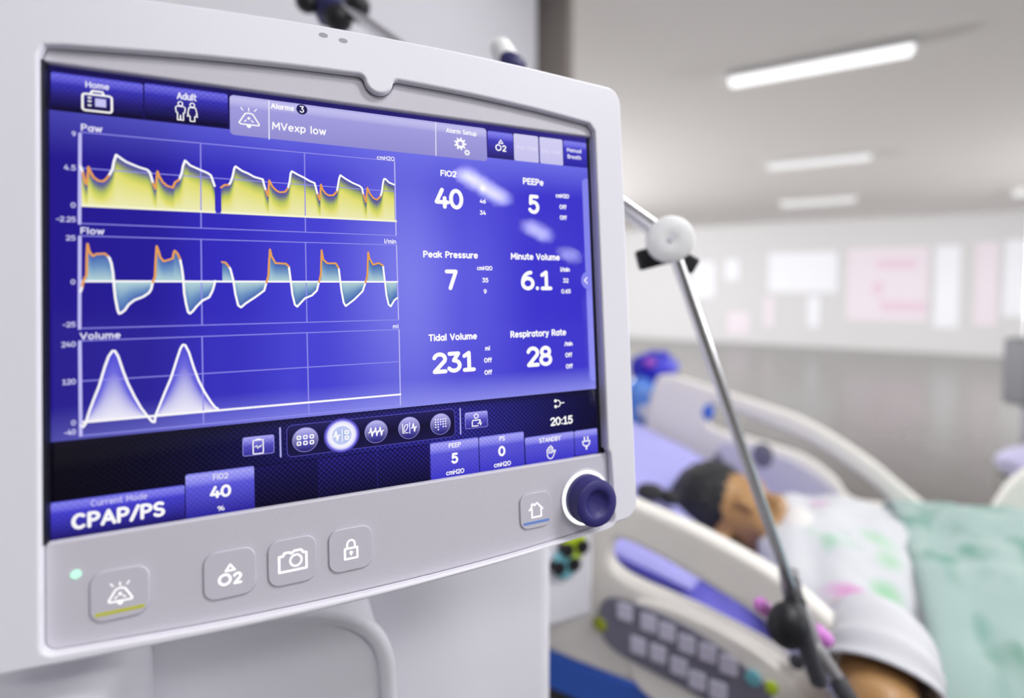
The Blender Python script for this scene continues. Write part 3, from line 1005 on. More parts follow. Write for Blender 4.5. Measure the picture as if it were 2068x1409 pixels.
def fills(data, y0, stops, name, only=None, depth=None):
    """coloured area between a curve and its zero line y0 (metres); stops run from the curve (0) to the zero line (1)"""
    runs, cur = [], []
    for kind, pts in data:
        if kind == 'gap':
            runs.append(cur)
            cur = []
        else:
            cur += pts if not cur else pts[1:]
    runs.append(cur)
    mb = MB()
    for run in runs:
        P = []
        q = [L(*p) for p in run]
        for a, b in zip(q, q[1:]):
            n = max(1, int(abs(b[0] - a[0]) / .0008))
            P += [(a[0] + (b[0] - a[0]) * k / n, a[1] + (b[1] - a[1]) * k / n) for k in range(n)]
        P.append(q[-1])
        mono = []
        for p in P:
            if not mono or p[0] > mono[-1][0] + 1e-6: mono.append(p)
        for a, b in zip(mono, mono[1:]):
            if only == '+' and (a[1] + b[1]) / 2 < y0: continue
            vs, cs = [], []
            for t, c in stops:
                for p in (a, b):
                    yy = p[1] + (y0 - p[1]) * t
                    if depth and t not in (0, 1):
                        # fixed shading depth below the curve
                        yy = p[1] + (y0 - p[1]) * min(1, t * depth / max(abs(y0 - p[1]), 1e-6)) if t * depth < abs(y0 - p[1]) else y0
                    vs.append((p[0], yy, Z['fill']))
                    cs.append(c)
            mb.add(vs, [(2 * i, 2 * i + 1, 2 * i + 3, 2 * i + 2) for i in range(len(stops) - 1)], cs)
    return sub(name, mb)


py0 = (L(164, 415)[1] + L(480, 430.5)[1] + L(800, 446)[1]) / 3
fy0 = (L(164, 567)[1] + L(803, 569.5)[1]) / 2
vy0 = (L(163, 853)[1] + L(809, 796)[1]) / 2
fills(paw, py0, [(0, C(66, 62, 176)), (.3, C(112, 118, 140)), (.65, C(188, 200, 96)), (.999, C(228, 224, 116)), (1, C(240, 238, 184))], 'waveform_fill', '+', .0095)
fills(flow, fy0, [(0, C(60, 90, 176)), (.45, C(112, 150, 196)), (1, C(184, 216, 220))], 'waveform_fill')
fills(vol, vy0, [(0, C(70, 62, 210)), (.3, C(110, 106, 222)), (.7, C(206, 203, 240)), (1, C(240, 238, 250))], 'waveform_fill', '+')
for a in ((164, py0, L(800, 446)[0], C(250, 248, 214), .0012), (162, fy0, L(803, 569)[0], WHITE, .001), (163, vy0, L(809, 796)[0], WHITE, .0011)):
    mb = MB()
    mb.stroke([(L(a[0], 600)[0], a[1]), (a[2], a[1])], a[4], Z['grid'] + .00004, a[3])
    sub('zero_line', mb)
# the erased gap of the pressure sweep
mb = MB()
mb.poly([L(436, 400), L(435.5, 430), L(446, 430.5), L(446, 380)], Z['grid'] + .00006, C(58, 48, 196))
sub('sweep_gap', mb)
trace(paw)
trace(flow)
trace(vol)

# ---- words and numbers
def text_px(s, xl, yl, xr, cap_px, name='label_text', wt=.17, col=WHITE, z='text'):
    """xl, yl left end of the baseline, xr its right end, cap_px the height of a capital, as read off the display"""
    a = L(xl, yl)
    b = L(xr, yl)
    top_ = L(xl, yl - cap_px)
    cap = (top_[1] - a[1])
    # width along the display's own horizontal
    k = .5
    slope = (L(xl + 20, yl)[1] - a[1]) / (L(xl + 20, yl)[0] - a[0])
    # right end on the same row of pixels as the left end
    yr = yl
    for _ in range(6):
        b = L(xr, yr)
        yr += (b[1] - a[1]) * cap_px / cap
    w = wt * cap
    mb = MB()
    text_strokes(mb, s, a[0] + w * .3, a[1] + w * .35, cap - w * .7, (b[0] - a[0]) - w * .6, w, Z[z], col)
    return sub(name, mb)


DIM = C(206, 204, 246)
for s, xl, yl, xr, cp in (('Home', 172, 176, 221, 12.5), ('Adult', 357, 199.5, 397, 14), ('Paw', 163, 263.5, 207, 13.8), ('Flow', 162, 472, 211, 13.2), ('Volume', 161, 685.5, 244, 13.5)):
    text_px(s, xl, yl, xr, cp, 'label_text', .2, C(226, 224, 250))
for s, xl, yl, xr, cp in (('9', 145, 274.5, 153, 9.8), ('4.5', 129, 342.5, 153, 10.6), ('0', 143, 419, 152.5, 10.4), ('-2.25', 113, 446.7, 153, 10.4), ('25', 133, 485, 152.5, 10), ('0', 143, 574, 152, 10), ('-25', 126.5, 660.5, 152.5, 10),
                          ('240', 124, 701, 152.8, 10.6), ('120', 125.5, 777, 153, 10.6), ('0', 144, 858.8, 153, 10.2), ('-40', 129.5, 879, 153, 10.6)):
    text_px(s, xl, yl, xr, cp, 'axis_number', .17, C(216, 214, 250))
for s, xl, yl, xr, cp in (('cmH2O', 761, 321.5, 797, 8.2), ('l/min', 776, 491.3, 800.5, 8.8), ('ml', 793.4, 663, 805, 8.4)):
    text_px(s, xl, yl, xr, cp, 'unit_text', .17)
text_px('Alarms', 547, 218.5, 594, 10.5, 'label_text', .22)
text_px('MVexp low', 549, 261, 659, 15.4, 'alarm_text', .17)
text_px('Alarm Setup', 901, 267, 963, 9, 'label_text', .2)
text_px('Insp Hold', 1043, 299.5, 1084, 8, 'label_text', .14, C(226, 224, 250))
text_px('Exp Hold', 1094, 307.5, 1132, 8, 'label_text', .14, C(226, 224, 250))
text_px('Manual', 1144.5, 306, 1174.5, 8, 'label_text', .22, C(226, 224, 250))
text_px('Breath', 1146, 319.5, 1174, 8, 'label_text', .22, C(226, 224, 250))
readings = [
    ('FiO2', 889.3, 355, 922.5, 12, '40', 878.5, 419, 935.5, 40, [('%', 969.7, 385, 978, 8), ('46', 969, 410, 981.3, 8.2), ('34', 969.2, 433.4, 981.6, 8.6)]),
    ('PEEPe', 1056, 371.5, 1098, 12.8, '5', 1067.5, 430, 1089.5, 36.6, [('cmH2O', 1122.3, 398.5, 1149.5, 8.2), ('Off', 1129.9, 421.8, 1144, 8.8), ('Off', 1130.7, 443.4, 1144.6, 8.8)]),
    ('Peak Pressure', 854.4, 519.5, 965.5, 13.4, '7', 899.6, 584.6, 924.6, 39.5, [('cmH2O', 963.3, 545.2, 994.6, 8.4), ('35', 974, 570, 986.4, 8.8), ('9', 977, 593, 983, 9)]),
    ('Minute Volume', 1031.4, 523.6, 1130.8, 13, '6.1', 1052.6, 585, 1115.2, 38.6, [('l/min', 1131.7, 548.3, 1150.8, 9), ('32', 1137.2, 570.6, 1148.2, 8.6), ('0.65', 1133.8, 592.3, 1152.8, 8.4)]),
    ('Tidal Volume', 865.6, 689, 963.7, 13.6, '231', 873.8, 754.3, 960.4, 41, [('ml', 979.7, 707.6, 989.8, 8.8), ('Off', 977.7, 732.2, 993.4, 9.4), ('Off', 978.4, 756.8, 993.8, 9.4)]),
    ('Respiratory Rate', 1030.7, 681.8, 1143.6, 13.2, '28', 1064.4, 740.4, 1115, 39.4, [('/min', 1139.8, 698.6, 1156.6, 8.8), ('Off', 1141.6, 721.4, 1155.6, 9), ('Off', 1143, 744.2, 1156.8, 9)]),
]
for t, xl, yl, xr, cp, v, vx, vy, vr, vc, lims in readings:
    text_px(t, xl, yl, xr, cp, 'reading_title', .23)
    text_px(v, vx, vy, vr, vc, 'reading_value', .205)
    for s, a, b, c, d in lims: text_px(s, a, b, c, d, 'limit_text', .22)
text_px('20:15', 1112, 860, 1156.8, 16.4, 'clock_text', .21)
text_px('PEEP', 906, 904.6, 931, 9.2, 'label_text', .18)
text_px('5', 912, 936, 925.4, 20.5, 'setting_value', .23)
text_px('cmH2O', 901, 959.8, 937.8, 9.4, 'unit_text', .2)
text_px('PS', 1008.4, 890.3, 1019.8, 9.2, 'label_text', .18)
text_px('0', 1007, 921.4, 1020.6, 20, 'setting_value', .23)
text_px('cmH2O', 997.6, 944, 1032, 9.2, 'unit_text', .2)
text_px('STANDBY', 1089, 894.4, 1132.6, 9.2, 'label_text', .18)
text_px('Current Mode', 183.3, 1022.5, 297.8, 12.5, 'label_text', .17, C(196, 192, 246))
text_px('CPAP/PS', 144, 1070, 334, 31, 'mode_text', .22)
text_px('FiO2', 430, 969, 461, 11.4, 'label_text', .18, C(226, 224, 250))
text_px('40', 424, 1007, 466.4, 24, 'setting_value', .23)
text_px('%', 439, 1031.8, 454, 9.6, 'unit_text', .16)

# ---- small pictures on the screen
def icon(name, cx, cy, unit_px, draw, col=WHITE, z='text'):
    """draw(stroke, disc, poly) in units of unit_px screen pixels round (cx, cy)"""
    x, y = L(cx, cy)
    u = abs(L(cx, cy - unit_px)[1] - y)
    mb = MB()
    S = lambda pts, w, closed=False, c=col: mb.stroke([(x + a * u, y + b * u) for a, b in pts], w * u, Z[z], c, 8, closed)
    D = lambda a, b, r, c=col, dz=0, n=20: mb.disc(x + a * u, y + b * u, r * u, Z[z] + dz, c, n)
    Pg = lambda pts, c=col, dz=0: mb.poly([(x + a * u, y + b * u) for a, b in pts], Z[z] + dz, c)
    draw(S, D, Pg)
    return sub(name, mb)


def ic_case(S, D, P):
    S(rrect(-1, 1, -.8, .6, .2), .16, True)
    S([(-.45, .65), (-.35, .9), (.35, .9), (.45, .65)], .16)
    P([(-.15, -.4), (.6, -.4), (.6, .3), (-.15, .3)], C(200, 198, 246))
    for k in (-.35, 0, .3): S([(-.6, k), (-.45, k)], .13)


icon('briefcase_icon', 196.5, 206, 23.5, ic_case)


def ic_people(S, D, P):
    for sx, skirt in ((-.52, 0), (.52, 1)):
        S(ellipse(sx, .72, .2, .22, 14), .1, True)
        if skirt:
            S([(sx - .28, .45), (sx - .42, -.2), (sx - .32, -.25), (sx - .45, -.45), (sx - .2, -.45), (sx - .2, -.95), (sx + .2, -.95), (sx + .2, -.45), (sx + .45, -.45), (sx + .32, -.25), (sx + .42, -.2), (sx + .28, .45)], .1, True)
        else:
            S([(sx - .3, .45), (sx - .42, .3), (sx - .36, -.2), (sx - .25, -.2), (sx - .26, -.95), (sx - .03, -.95), (sx, -.45), (sx + .03, -.95), (sx + .26, -.95), (sx + .25, -.2), (sx + .36, -.2), (sx + .42, .3), (sx + .3, .45)], .1, True)


icon('patients_icon', 376.5, 225, 19.5, ic_people)


def bell(S, D, P, dash=True):
    S([(-.32, .42), (-.85, -.5), (-.7, -.62), (.85, -.62), (.9, -.5), (.36, .42), (.16, .5), (-.12, .5)], .13, True)
    D(0, -.74, .2)
    S([(0, .72), (0, 1.0)], .1)
    S([(-.5, .75), (-.68, .98)], .1)
    S([(.5, .75), (.68, .98)], .1)
    if dash:
        S([(-.38, -.34), (-.22, -.2)], .11)
        S([(.38, -.34), (.22, -.2)], .11)
        D(0, 0, .14, n=8)


icon('bell_icon', 502.5, 239, 20.5, bell)
icon('badge', 609.6, 220.8, 10.2, lambda S, D, P: D(0, 0, 1.0, C(40, 36, 90), 0, 28), z='trace')
icon('badge_number', 609.6, 220.8, 10.2, lambda S, D, P: S([(-.28, .55), (.28, .55), (-.02, .08)] + arc(-.02, -.25, .32, .32, 80, -150, 8), .2), z='over')


def gear(S, D, P, ox, oy, R, n):
    for k in range(n):
        q = 2 * pi * k / n
        a, b = cos(q), sin(q)
        S([(ox + a * R * .7, oy + b * R * .7), (ox + a * R, oy + b * R)], R * .3)
    S(ellipse(ox, oy, R * .6, R * .6, 20), R * .42, True)


icon('gears_icon', 931, 292, 14, lambda S, D, P: (gear(S, D, P, -.1, .12, .82, 9), gear(S, D, P, .88, -1.05, .42, 8)))


def ic_o2(S, D, P):
    S([(-.35, .28), (0, .78), (.35, .28)], .16, True)
    S(ellipse(-.42, -.42, .42, .42, 20), .2, True)
    S([(x + .28, y - .86) for x, y in [(a * .9, b * .8) for a, b in GL['2'][1][0]]], .2)


icon('oxygen_icon', 1011.5, 293, 13, ic_o2)


def disc_icon(cx, cy, r, draw, glow=False):
    x, y = L(cx, cy)
    u = abs(L(cx, cy - r)[1] - y)
    mb = MB()
    n = 36
    if glow:
        rings = [(0, C(170, 188, 236)), (.78, C(196, 206, 246)), (.84, C(250, 250, 255)), (1.12, C(232, 230, 255)), (1.3, C(120, 112, 232)), (1.5, C(38, 32, 120))]
    else:
        rings = None
    if rings:
        vs, cs = [], []
        for q, c in rings:
            for k in range(n):
                vs.append((x + q * u * cos(2 * pi * k / n), y + q * u * sin(2 * pi * k / n), Z['tile']))
                cs.append(c)
        mb.add(vs, [(i * n + k, i * n + (k + 1) % n, (i + 1) * n + (k + 1) % n, (i + 1) * n + k) for i in range(len(rings) - 1) for k in range(n)], cs)
    else:
        vs = [(x, y, Z['tile'])]
        cs = [C(92, 88, 204)]
        for k in range(n):
            q = 2 * pi * k / n
            t = sin(q) * .5 + .5
            vs.append((x + u * cos(q), y + u * sin(q), Z['tile']))
            cs.append(tuple(Vector(C(34, 28, 98)).lerp(Vector(C(196, 192, 244)), t ** 1.3)))
        mb.add(vs, [(0, 1 + k, 1 + (k + 1) % n) for k in range(n)], cs)
        mb.stroke([(x + u * cos(2 * pi * k / n), y + u * sin(2 * pi * k / n)) for k in range(n)], u * .05, Z['fill'], C(140, 136, 220), 4, True)
    sub('round_button', mb)
    icon('button_icon', cx, cy, r, draw)


def ic_six(S, D, P):
    for a in (-.5, 0, .5):
        for b in (-.26, .22): S(rrect(a - .13, a + .13, b - .13, b + .13, .05, 2), .1, True)


def zig(S, x0, k=1.0, w=.13): S([(x0, -.05 * k), (x0 + .1 * k, .0), (x0 + .2 * k, .38 * k), (x0 + .3 * k, -.38 * k), (x0 + .4 * k, .02), (x0 + .5 * k, .05 * k)], w)


def ic_split(S, D, P):
    zig(S, -.68)
    S([(0.02, -.5), (.02, .5)], .07)
    for b in (-.24, .24): S(rrect(.28, .54, b - .13, b + .13, .05, 2), .11, True)


def ic_three(S, D, P):
    for a in (-.66, -.25, .16): zig(S, a, .95, .11)


def ic_loop(S, D, P):
    S([(-.62, .42), (-.62, -.42), (-.1, -.42)], .07)
    S(smooth_path([(-.5, -.3), (-.48, .1), (-.3, .32), (-.14, .3), (-.2, -.02), (-.4, -.28)], 4), .08)
    S([(.04, -.5), (.04, .5)], .07)
    zig(S, .2, .95, .11)


def ic_dots(S, D, P):
    for i in range(5):
        for j in range(5):
            if j == 0 and i != 1: continue
            if j == 1 and i == 2: continue
            D(-.5 + i * .25, -.5 + j * .24, .075, n=8)


mb = MB()
x0 = L(579.5, 890)[0]
x1 = L(919, 850)[0]
y1 = (L(582, 861)[1] + L(915, 824)[1]) / 2
y0 = (L(582, 924)[1] + L(915, 881)[1]) / 2
mb.tile(x0, x1, y0, y1, .003, Z['bar'], [(0, C(36, 32, 92)), (.5, C(22, 18, 52)), (1, C(28, 24, 74))])
mb.stroke(rrect(x0, x1, y0, y1, .003), .0003, Z['bar'] + .0001, C(92, 86, 196), 4, True)
sub('menu_dock', mb)
disc_icon(616.8, 887.7, 24.3, ic_six)
disc_icon(690.5, 879, 23.5, ic_split, True)
disc_icon(760, 871.3, 22.6, ic_three)
disc_icon(826.6, 863.8, 21.8, ic_loop)
disc_icon(890, 856, 21, ic_dots)
btn = [(0, C(178, 174, 246)), (.15, C(150, 146, 236)), (.5, C(84, 78, 190)), (1, C(52, 46, 150))]
for q in (((490, 885), (553, 877), (553.5, 914), (491, 921.5)), ((939.5, 834), (984.5, 829), (985, 860.5), (940, 866.5))):
    o, (a, b, c, d) = tile_px('menu_button', q, btn, r=.001)
    mb = MB()
    mb.stroke(rrect(a, b, c, d, .001), .0003, Z['fill'], C(160, 156, 240), 4, True)
    sub('button_outline', mb)


def ic_clip(S, D, P):
    S(rrect(-.62, .62, -1, .82, .1), .14, True)
    S([(-.25, .9), (.25, .9)], .2)
    S([(-.42, -.1), (-.2, .12), (-.05, -.3), (.12, .02), (.25, -.15), (.42, .15)], .1)


icon('clipboard_icon', 521.5, 900.5, 15, ic_clip)


def ic_user(S, D, P):
    S(ellipse(0, .55, .3, .3, 16), .13, True)
    S([(.62, -.22), (.52, 0), (-.5, 0), (-.62, -.2), (-.62, -.8), (.25, -.8)], .15)
    S([(.2, -.5), (.4, -.5), (.5, -.15), (.62, -.75), (.75, -.42)], .12)


icon('user_icon', 962, 848, 14.5, ic_user)


def ic_circuit(S, D, P):
    D(-.8, .45, .28)
    D(-.8, -.55, .28)
    S(smooth_path([(-.4, .5), (-.05, .4), (.2, 0), (.9, 0)], 5), .18)
    S(smooth_path([(-.4, -.6), (-.05, -.5), (.2, -.05)], 5), .18)


icon('circuit_icon', 1130, 813.5, 11.5, ic_circuit)


def ic_hand(S, D, P):
    S(smooth_path([(-.62, -.1), (-.62, .45), (-.42, .5), (-.38, .75), (-.15, .8), (-.08, .95), (.12, .95), (.2, .7), (.36, .68), (.4, .0), (.62, .2), (.82, .18), (.5, -.5), (.2, -.9), (-.3, -.9), (-.6, -.5)], 4, True), .16, True)
    for a, b in ((-.36, .5), (-.1, .7), (.16, .65)): S([(a, .0), (a, b)], .12)
    S(arc(-.05, -.25, .3, .2, 160, 20, 6), .12)


icon('hand_icon', 1112.3, 913, 13.2, ic_hand)


def ic_plug(S, D, P):
    for a in (-.32, .32): S([(a, .55), (a, .95)], .26)
    S([(-.68, .3), (.68, .3), (.6, -.2), (.25, -.5), (-.25, -.5), (-.6, -.2)], .2, True)
    S([(0, -.5), (0, -.95)], .3)


icon('plug_icon', 1184, 894, 12.5, ic_plug)

# glass over the lit pixels
MB().add([(SX0, SY0, .0004), (SX1, SY0, .0004), (SX1, SY1, .0004), (SX0, SY1, .0004)], [(0, 1, 2, 3)]).build('screen_glass', M['glass'], disp, smooth=False)

# ---- keys, lamp and knob on the grey panel
def squircle(x, y, hw, hh, r): return rrect(x - hw, x + hw, y - hh, y + hh, r, 8)


def key(cx, cy, half_px, draw, unit, strip=None, slope=0):
    x, y = L(cx, cy, PZ)
    h = abs(L(cx, cy - half_px, PZ)[1] - y)
    o = plate('key', M['button'], disp, [squircle(x, y, h, h * 1.0, h * .5)], PZ - .001, PZ + .0012, .0005, 3)
    plate('key_groove', M['groove'], o, [squircle(x, y, h * 1.03, h * 1.03, h * .52)], PZ - .001, PZ + .0001, 0)
    mb = MB()
    u = h * unit
    S = lambda pts, w, closed=False, c=None: mb.stroke([(x + a * u, y + b * u) for a, b in pts], w * u, PZ + .00128, (1, 1, 1), 8, closed)
    D = lambda a, b, r, c=None, dz=0, n=20: mb.disc(x + a * u, y + b * u, r * u, PZ + .00128, (1, 1, 1), n)
    Pg = lambda pts, c=None, dz=0: mb.poly([(x + a * u, y + b * u) for a, b in pts], PZ + .00128, (1, 1, 1))
    draw(S, D, Pg)
    mb.build('key_symbol', M['backlit'], o, smooth=False)
    if strip:
        m, yy = strip
        MB().box((x, y - h * yy, PZ + .0012), (h * 1.66, h * .15, .0002)).build('key_stripe', m, o, smooth=False)


def ic_cam(S, D, P):
    S([(-1, .5), (-.7, .5), (-.62, .72), (-.25, .72), (-.1, .6), (.1, .78), (.62, .78), (.75, .55), (1, .5), (1, -.72), (-1, -.72)], .17, True)
    S(ellipse(.22, .02, .42, .44, 24), .15, True)


def ic_lock(S, D, P):
    S([(-.62, .1), (.62, .1), (.62, -.95), (-.62, -.95)], .2, True)
    S([(-.38, .15)] + arc(0, .5, .38, .42, 180, 0, 10) + [(.38, .15)], .18)
    D(0, -.35, .17)
    S([(0, -.35), (0, -.6)], .14)


def ic_house(S, D, P):
    S([(-.95, .1), (-.72, .3), (-.6, .3), (-.6, -.85), (.72, -.85), (.72, .25), (.95, .05), (.15, .9), (-.2, .62), (-.42, .85), (-.62, .75), (-.62, .42)], .19, True)


key(244, 1196, 50, bell, .46, (M['backlit_yellow'], .68))
key(465.5, 1156, 47.5, ic_o2, .5)
key(591.5, 1130.5, 46, ic_cam, .56)
key(708.5, 1106.5, 43, ic_lock, .46)
key(1081, 1028.5, 35.5, ic_house, .45, (M['backlit_blue'], .68))
lx, ly = L(153.5, 1159, PZ)
MB().lathe([(.0022, PZ - .001), (.0022, PZ + .0004), (.0016, PZ + .0009), (0, PZ + .001)], 24, Matrix.Translation((lx, ly, 0))).build('indicator_light', M['led'], disp)

kx, ky = L(1182, 1003.5, PZ)
kT = Matrix.Translation((kx, ky, 0))
MB().lathe([(.0202, PZ - .001), (.0202, PZ + .0002), (.0198, PZ + .0006), (.0190, PZ + .0006), (.0186, PZ)], 56, kT).build('knob_recess', M['panel'], disp)
MB().lathe([(.0166, PZ + .0001), (.0190, PZ + .0001), (.0189, PZ + .0012), (.0168, PZ + .0014), (.0165, PZ + .0003)], 56, kT).build('ring_light', M['ringlight'], disp)
kn = [(.0164, PZ), (.0165, .0075), (.0162, .0085), (.0158, .0092), (.0160, .0165), (.0157, .0180), (.0145, .0188), (.0105, .0190), (.0092, .0186), (.0080, .0172), (.0060, .0160), (.0030, .0154), (0, .0152)]
MB().lathe(kn, 64, kT).build('rotary_knob', M['knob'], disp)['label'] = 'navy dished rotary knob'
# two shallow marks on the upper rim
for px, py in ((653, 71), (693, 82)):
    x, y = L(px, py, FZ)
    plate('rim_mark', M['mark'], disp, [ellipse(x, y, .0026, .0014, 16)], FZ - .001, FZ + .0001, 0)

# ================================================================== THE VENTILATOR BODY UNDER AND BEHIND THE DISPLAY
vent = empty('ventilator', Matrix.Translation((MC.x, MC.y, 0)) @ Matrix.Rotation(YAW, 4, 'Z'), label='white ventilator cabinet standing under and behind the display', cat='ventilator')
VI = vent.matrix_world.inverted()


def vpt(px, py, d):
    """point on an upright plane d behind the display, in the ventilator's frame (x right, y away)"""
    r = ray(px, py)
    o = Vector((0, 0, CAMZ))
    nrm = Vector((-sin(YAW), cos(YAW), 0))
    t = ((MC + nrm * d - o) @ nrm) / (r @ nrm)
    return VI @ (o + r * t)


def vplate(name, m, x0, x1, y0, y1, z0, z1, r, bev, parent=vent):
    """upright rounded block, rounded seen from above"""
    return plate(name, m, parent, [rrect(x0, x1, y0, y1, r)], z0, z1, bev, 4)


xr = vpt(1122, 1250, .17).x
vplate('cabinet', M['vent'], xr - .44, xr, .17, .52, .16, 1.265, .02, .015)
pe = vpt(776, 1330, .085)
ztop = vpt(640, 1244, .085).z
rim = [(vpt(px, py, .085).x, vpt(px, py, .085).z) for px, py in ((150, 1345), (300, 1292), (430, 1262), (550, 1247), (645, 1243), (712, 1256), (757, 1284), (779, 1330), (786, 1400), (789, 1480))]
rimp = smooth_path(rim, 6) + [(rim[-1][0], .62)]
fc = plate('front_cover', M['vent'], vent, [list(rimp) + [(rim[0][0], .62)]], -.14, .0, .004, 3, Matrix.Translation((0, .09, 0)) @ Matrix.Rotation(pi / 2, 4, 'X'))
MB().tube([(x, .088, z) for x, z in rimp], .0065, 14).build('cover_rim', M['vent'], fc)
pl = vpt(330, 1375, -.02)
vplate('breathing_module', M['vent'], pl.x - .17, pl.x - .025, -.01, .2, .45, pl.z - .004, .03, .015)
# neck joining the display to the cabinet
mb = MB()
mb.tube([(0, .06, CAMZ - .06), (0, .12, CAMZ - .09), (0, .2, CAMZ - .19)], [.05, .05, .06], 20)
mb.build('display_mount', M['vent'], vent)
vplate('cart_base', M['vent'], xr - .46, xr + .02, .0, .54, .1, .17, .05, .02)
for sx in (-.43, -.01):
    for sy in (.04, .5):
        c = MB().lathe([(.0, -.012), (.045, -.012), (.05, -.006), (.05, .006), (.045, .012), (0, .012)], 24, Matrix.Translation((xr + sx, sy, .05)) @ Matrix.Rotation(pi / 2, 4, 'Y')).build('caster_wheel', M['darkgrey'], vent)
        MB().box((xr + sx, sy, .085), (.03, .03, .05)).build('caster_fork', M['vent_dark'], c)

# side module with two gas sockets
g0 = vpt(1108, 1090, .42)
g1 = vpt(1192, 1243, .42)
gm = MB().box(((g0.x + g1.x) / 2 - .004, .46, (g0.z + g1.z) / 2 + .06), (g1.x - g0.x + .02, .08, g0.z - g1.z + .12)).build('gas_module', M['vent'], vent, bevel=.008)
for px, py, m in ((1158, 1102, M['lime_ring']), (1141, 1138, M['teal_ring'])):
    q = vpt(px, py, .415)
    T = Matrix.Translation(q) @ Matrix.Rotation(pi / 2, 4, 'X')
    MB().lathe([(.010, -.01), (.024, -.008), (.024, .004), (.021, .007), (.014, .008), (.010, .006)], 30, T).build('socket_ring', m, gm)
    for dx in (-.016, .013):
        MB().lathe([(0, .012), (.011, .012), (.012, .0), (.012, -.01)], 20, Matrix.Translation((dx, 0, .0)) @ T).build('socket_plug', M['black'], gm)

# ================================================================== SUPPORT ARM WITH ITS WHITE JOINT
arm = empty('support_arm', label='articulated chrome arm with a white round joint, reaching over the bed rail', cat='arm')
A0 = at(668, -5, .78)
A1 = at(1352, 484, .50)
A2 = at(1597, 1185, .62)
arm.location = A0
arm_inv = Matrix.Translation(-A0)
bpy.context.view_layer.update()


def rod(name, a, b, r, m=M['chrome']):
    return MB().tube([a - A0, b - A0], r, 20).build(name, m, arm)


rod('upper_rod', A0, A1, .0088)
u1 = (A1 - A0).normalized()
off = Vector((0, 0, 1)) - u1 * u1.z
rod('lower_rod', A1, A2, .0062)
nrm = (Vector((0, 0, CAMZ)) - A1).normalized()
nrm = (nrm + Vector((.12, 0, .05))).normalized()
T = Matrix.Translation(A1 - A0) @ nrm.to_track_quat('Z', 'Y').to_matrix().to_4x4()
jd = MB().lathe([(0, -.016), (.0205, -.016), (.0218, -.012), (.0218, .010), (.0212, .0135), (.0195, .0150), (.005, .0154), (.004, .0150), (0, .0150)], 56, T).build('joint_disc', M['disc'], arm)
MB().lathe([(0, .0150), (.0032, .0158), (.003, .0162), (0, .0163)], 16, T).build('joint_screw', M['vent'], jd)
# wing knob behind the disc
for px, py, w in ((1287, 527, .012), (1404, 540, .010)):
    q = at(px, py, .525) - A0
    c = at(1352, 510, .525) - A0
    d = (q - c).normalized()
    MB().box((c + q) / 2, ((q - c).length, .012, w * 1.7), d.to_track_quat('X', 'Z').to_matrix()).build('wing_knob', M['black'], arm, bevel=.003)
# clamp at the far end of the arm, above the display
cb = empty('x') if False else None
cl = MB()
cl.ell(at(672, 8, .78) - A0, (.03, .03, .034))
cl.cap(at(640, 0, .78) - A0, at(655, 40, .78) - A0, .012, .009)
cl.build('clamp_body', M['navy'], arm)
for px, py, r in ((683, 38, .020), (722, 12, .018), (620, 5, .016)):
    MB().ell(at(px, py, .76) - A0, (r, r, r * .9)).build('clamp_knob', M['black'], arm)
MB().tube([at(690, -40, .8) - A0, at(676, 5, .78) - A0], .012, 16).build('clamp_stem', M['tube'], arm)
# post carrying the clamp, rising from the cabinet behind the display
pb = A0 + Vector((0, .02, 0))
MB().tube([Vector((pb.x, pb.y, 1.262)) - A0, Vector((pb.x, pb.y, A0.z)) - A0], .012, 18).build('post', M['chrome'], arm)

# white hook with a dark slot that peeks over the display's upper edge
hk = empty('cable_hook', label='small white cable hook with a dark slot above the display', cat='hook')
h0 = at(1040, 150, .62)
hk.location = h0
MB().cap(at(1012, 100, .62) - h0, at(1062, 190, .62) - h0, .013, .018).build('hook_body', M['disc'], hk)
MB().ell(at(1036, 128, .605) - h0, (.017, .008, .012), Matrix.Rotation(radians(35), 3, 'Y')).build('slot', M['navy'], hk)
MB().tube([at(1062, 190, .62) - h0, at(1050, 330, .55) - h0], .006, 12).build('hook_stem', M['disc'], hk)

# ================================================================== THE BED
bed = empty('hospital_bed', M_BED, label='beige hospital bed with raised head end and moulded side rails', cat='bed')
BWID = .93


def matz(s):
    """height of the mattress top along the bed"""
    z0 = .785
    if s < .72: return z0 - (s - .056) * .325
    return z0 - .664 * .325


def upright(w):
    """plates drawn in (s, z) stood upright at w across"""
    return Matrix(((1, 0, 0, 0), (0, 0, -1, w), (0, 1, 0, 0), (0, 0, 0, 1)))


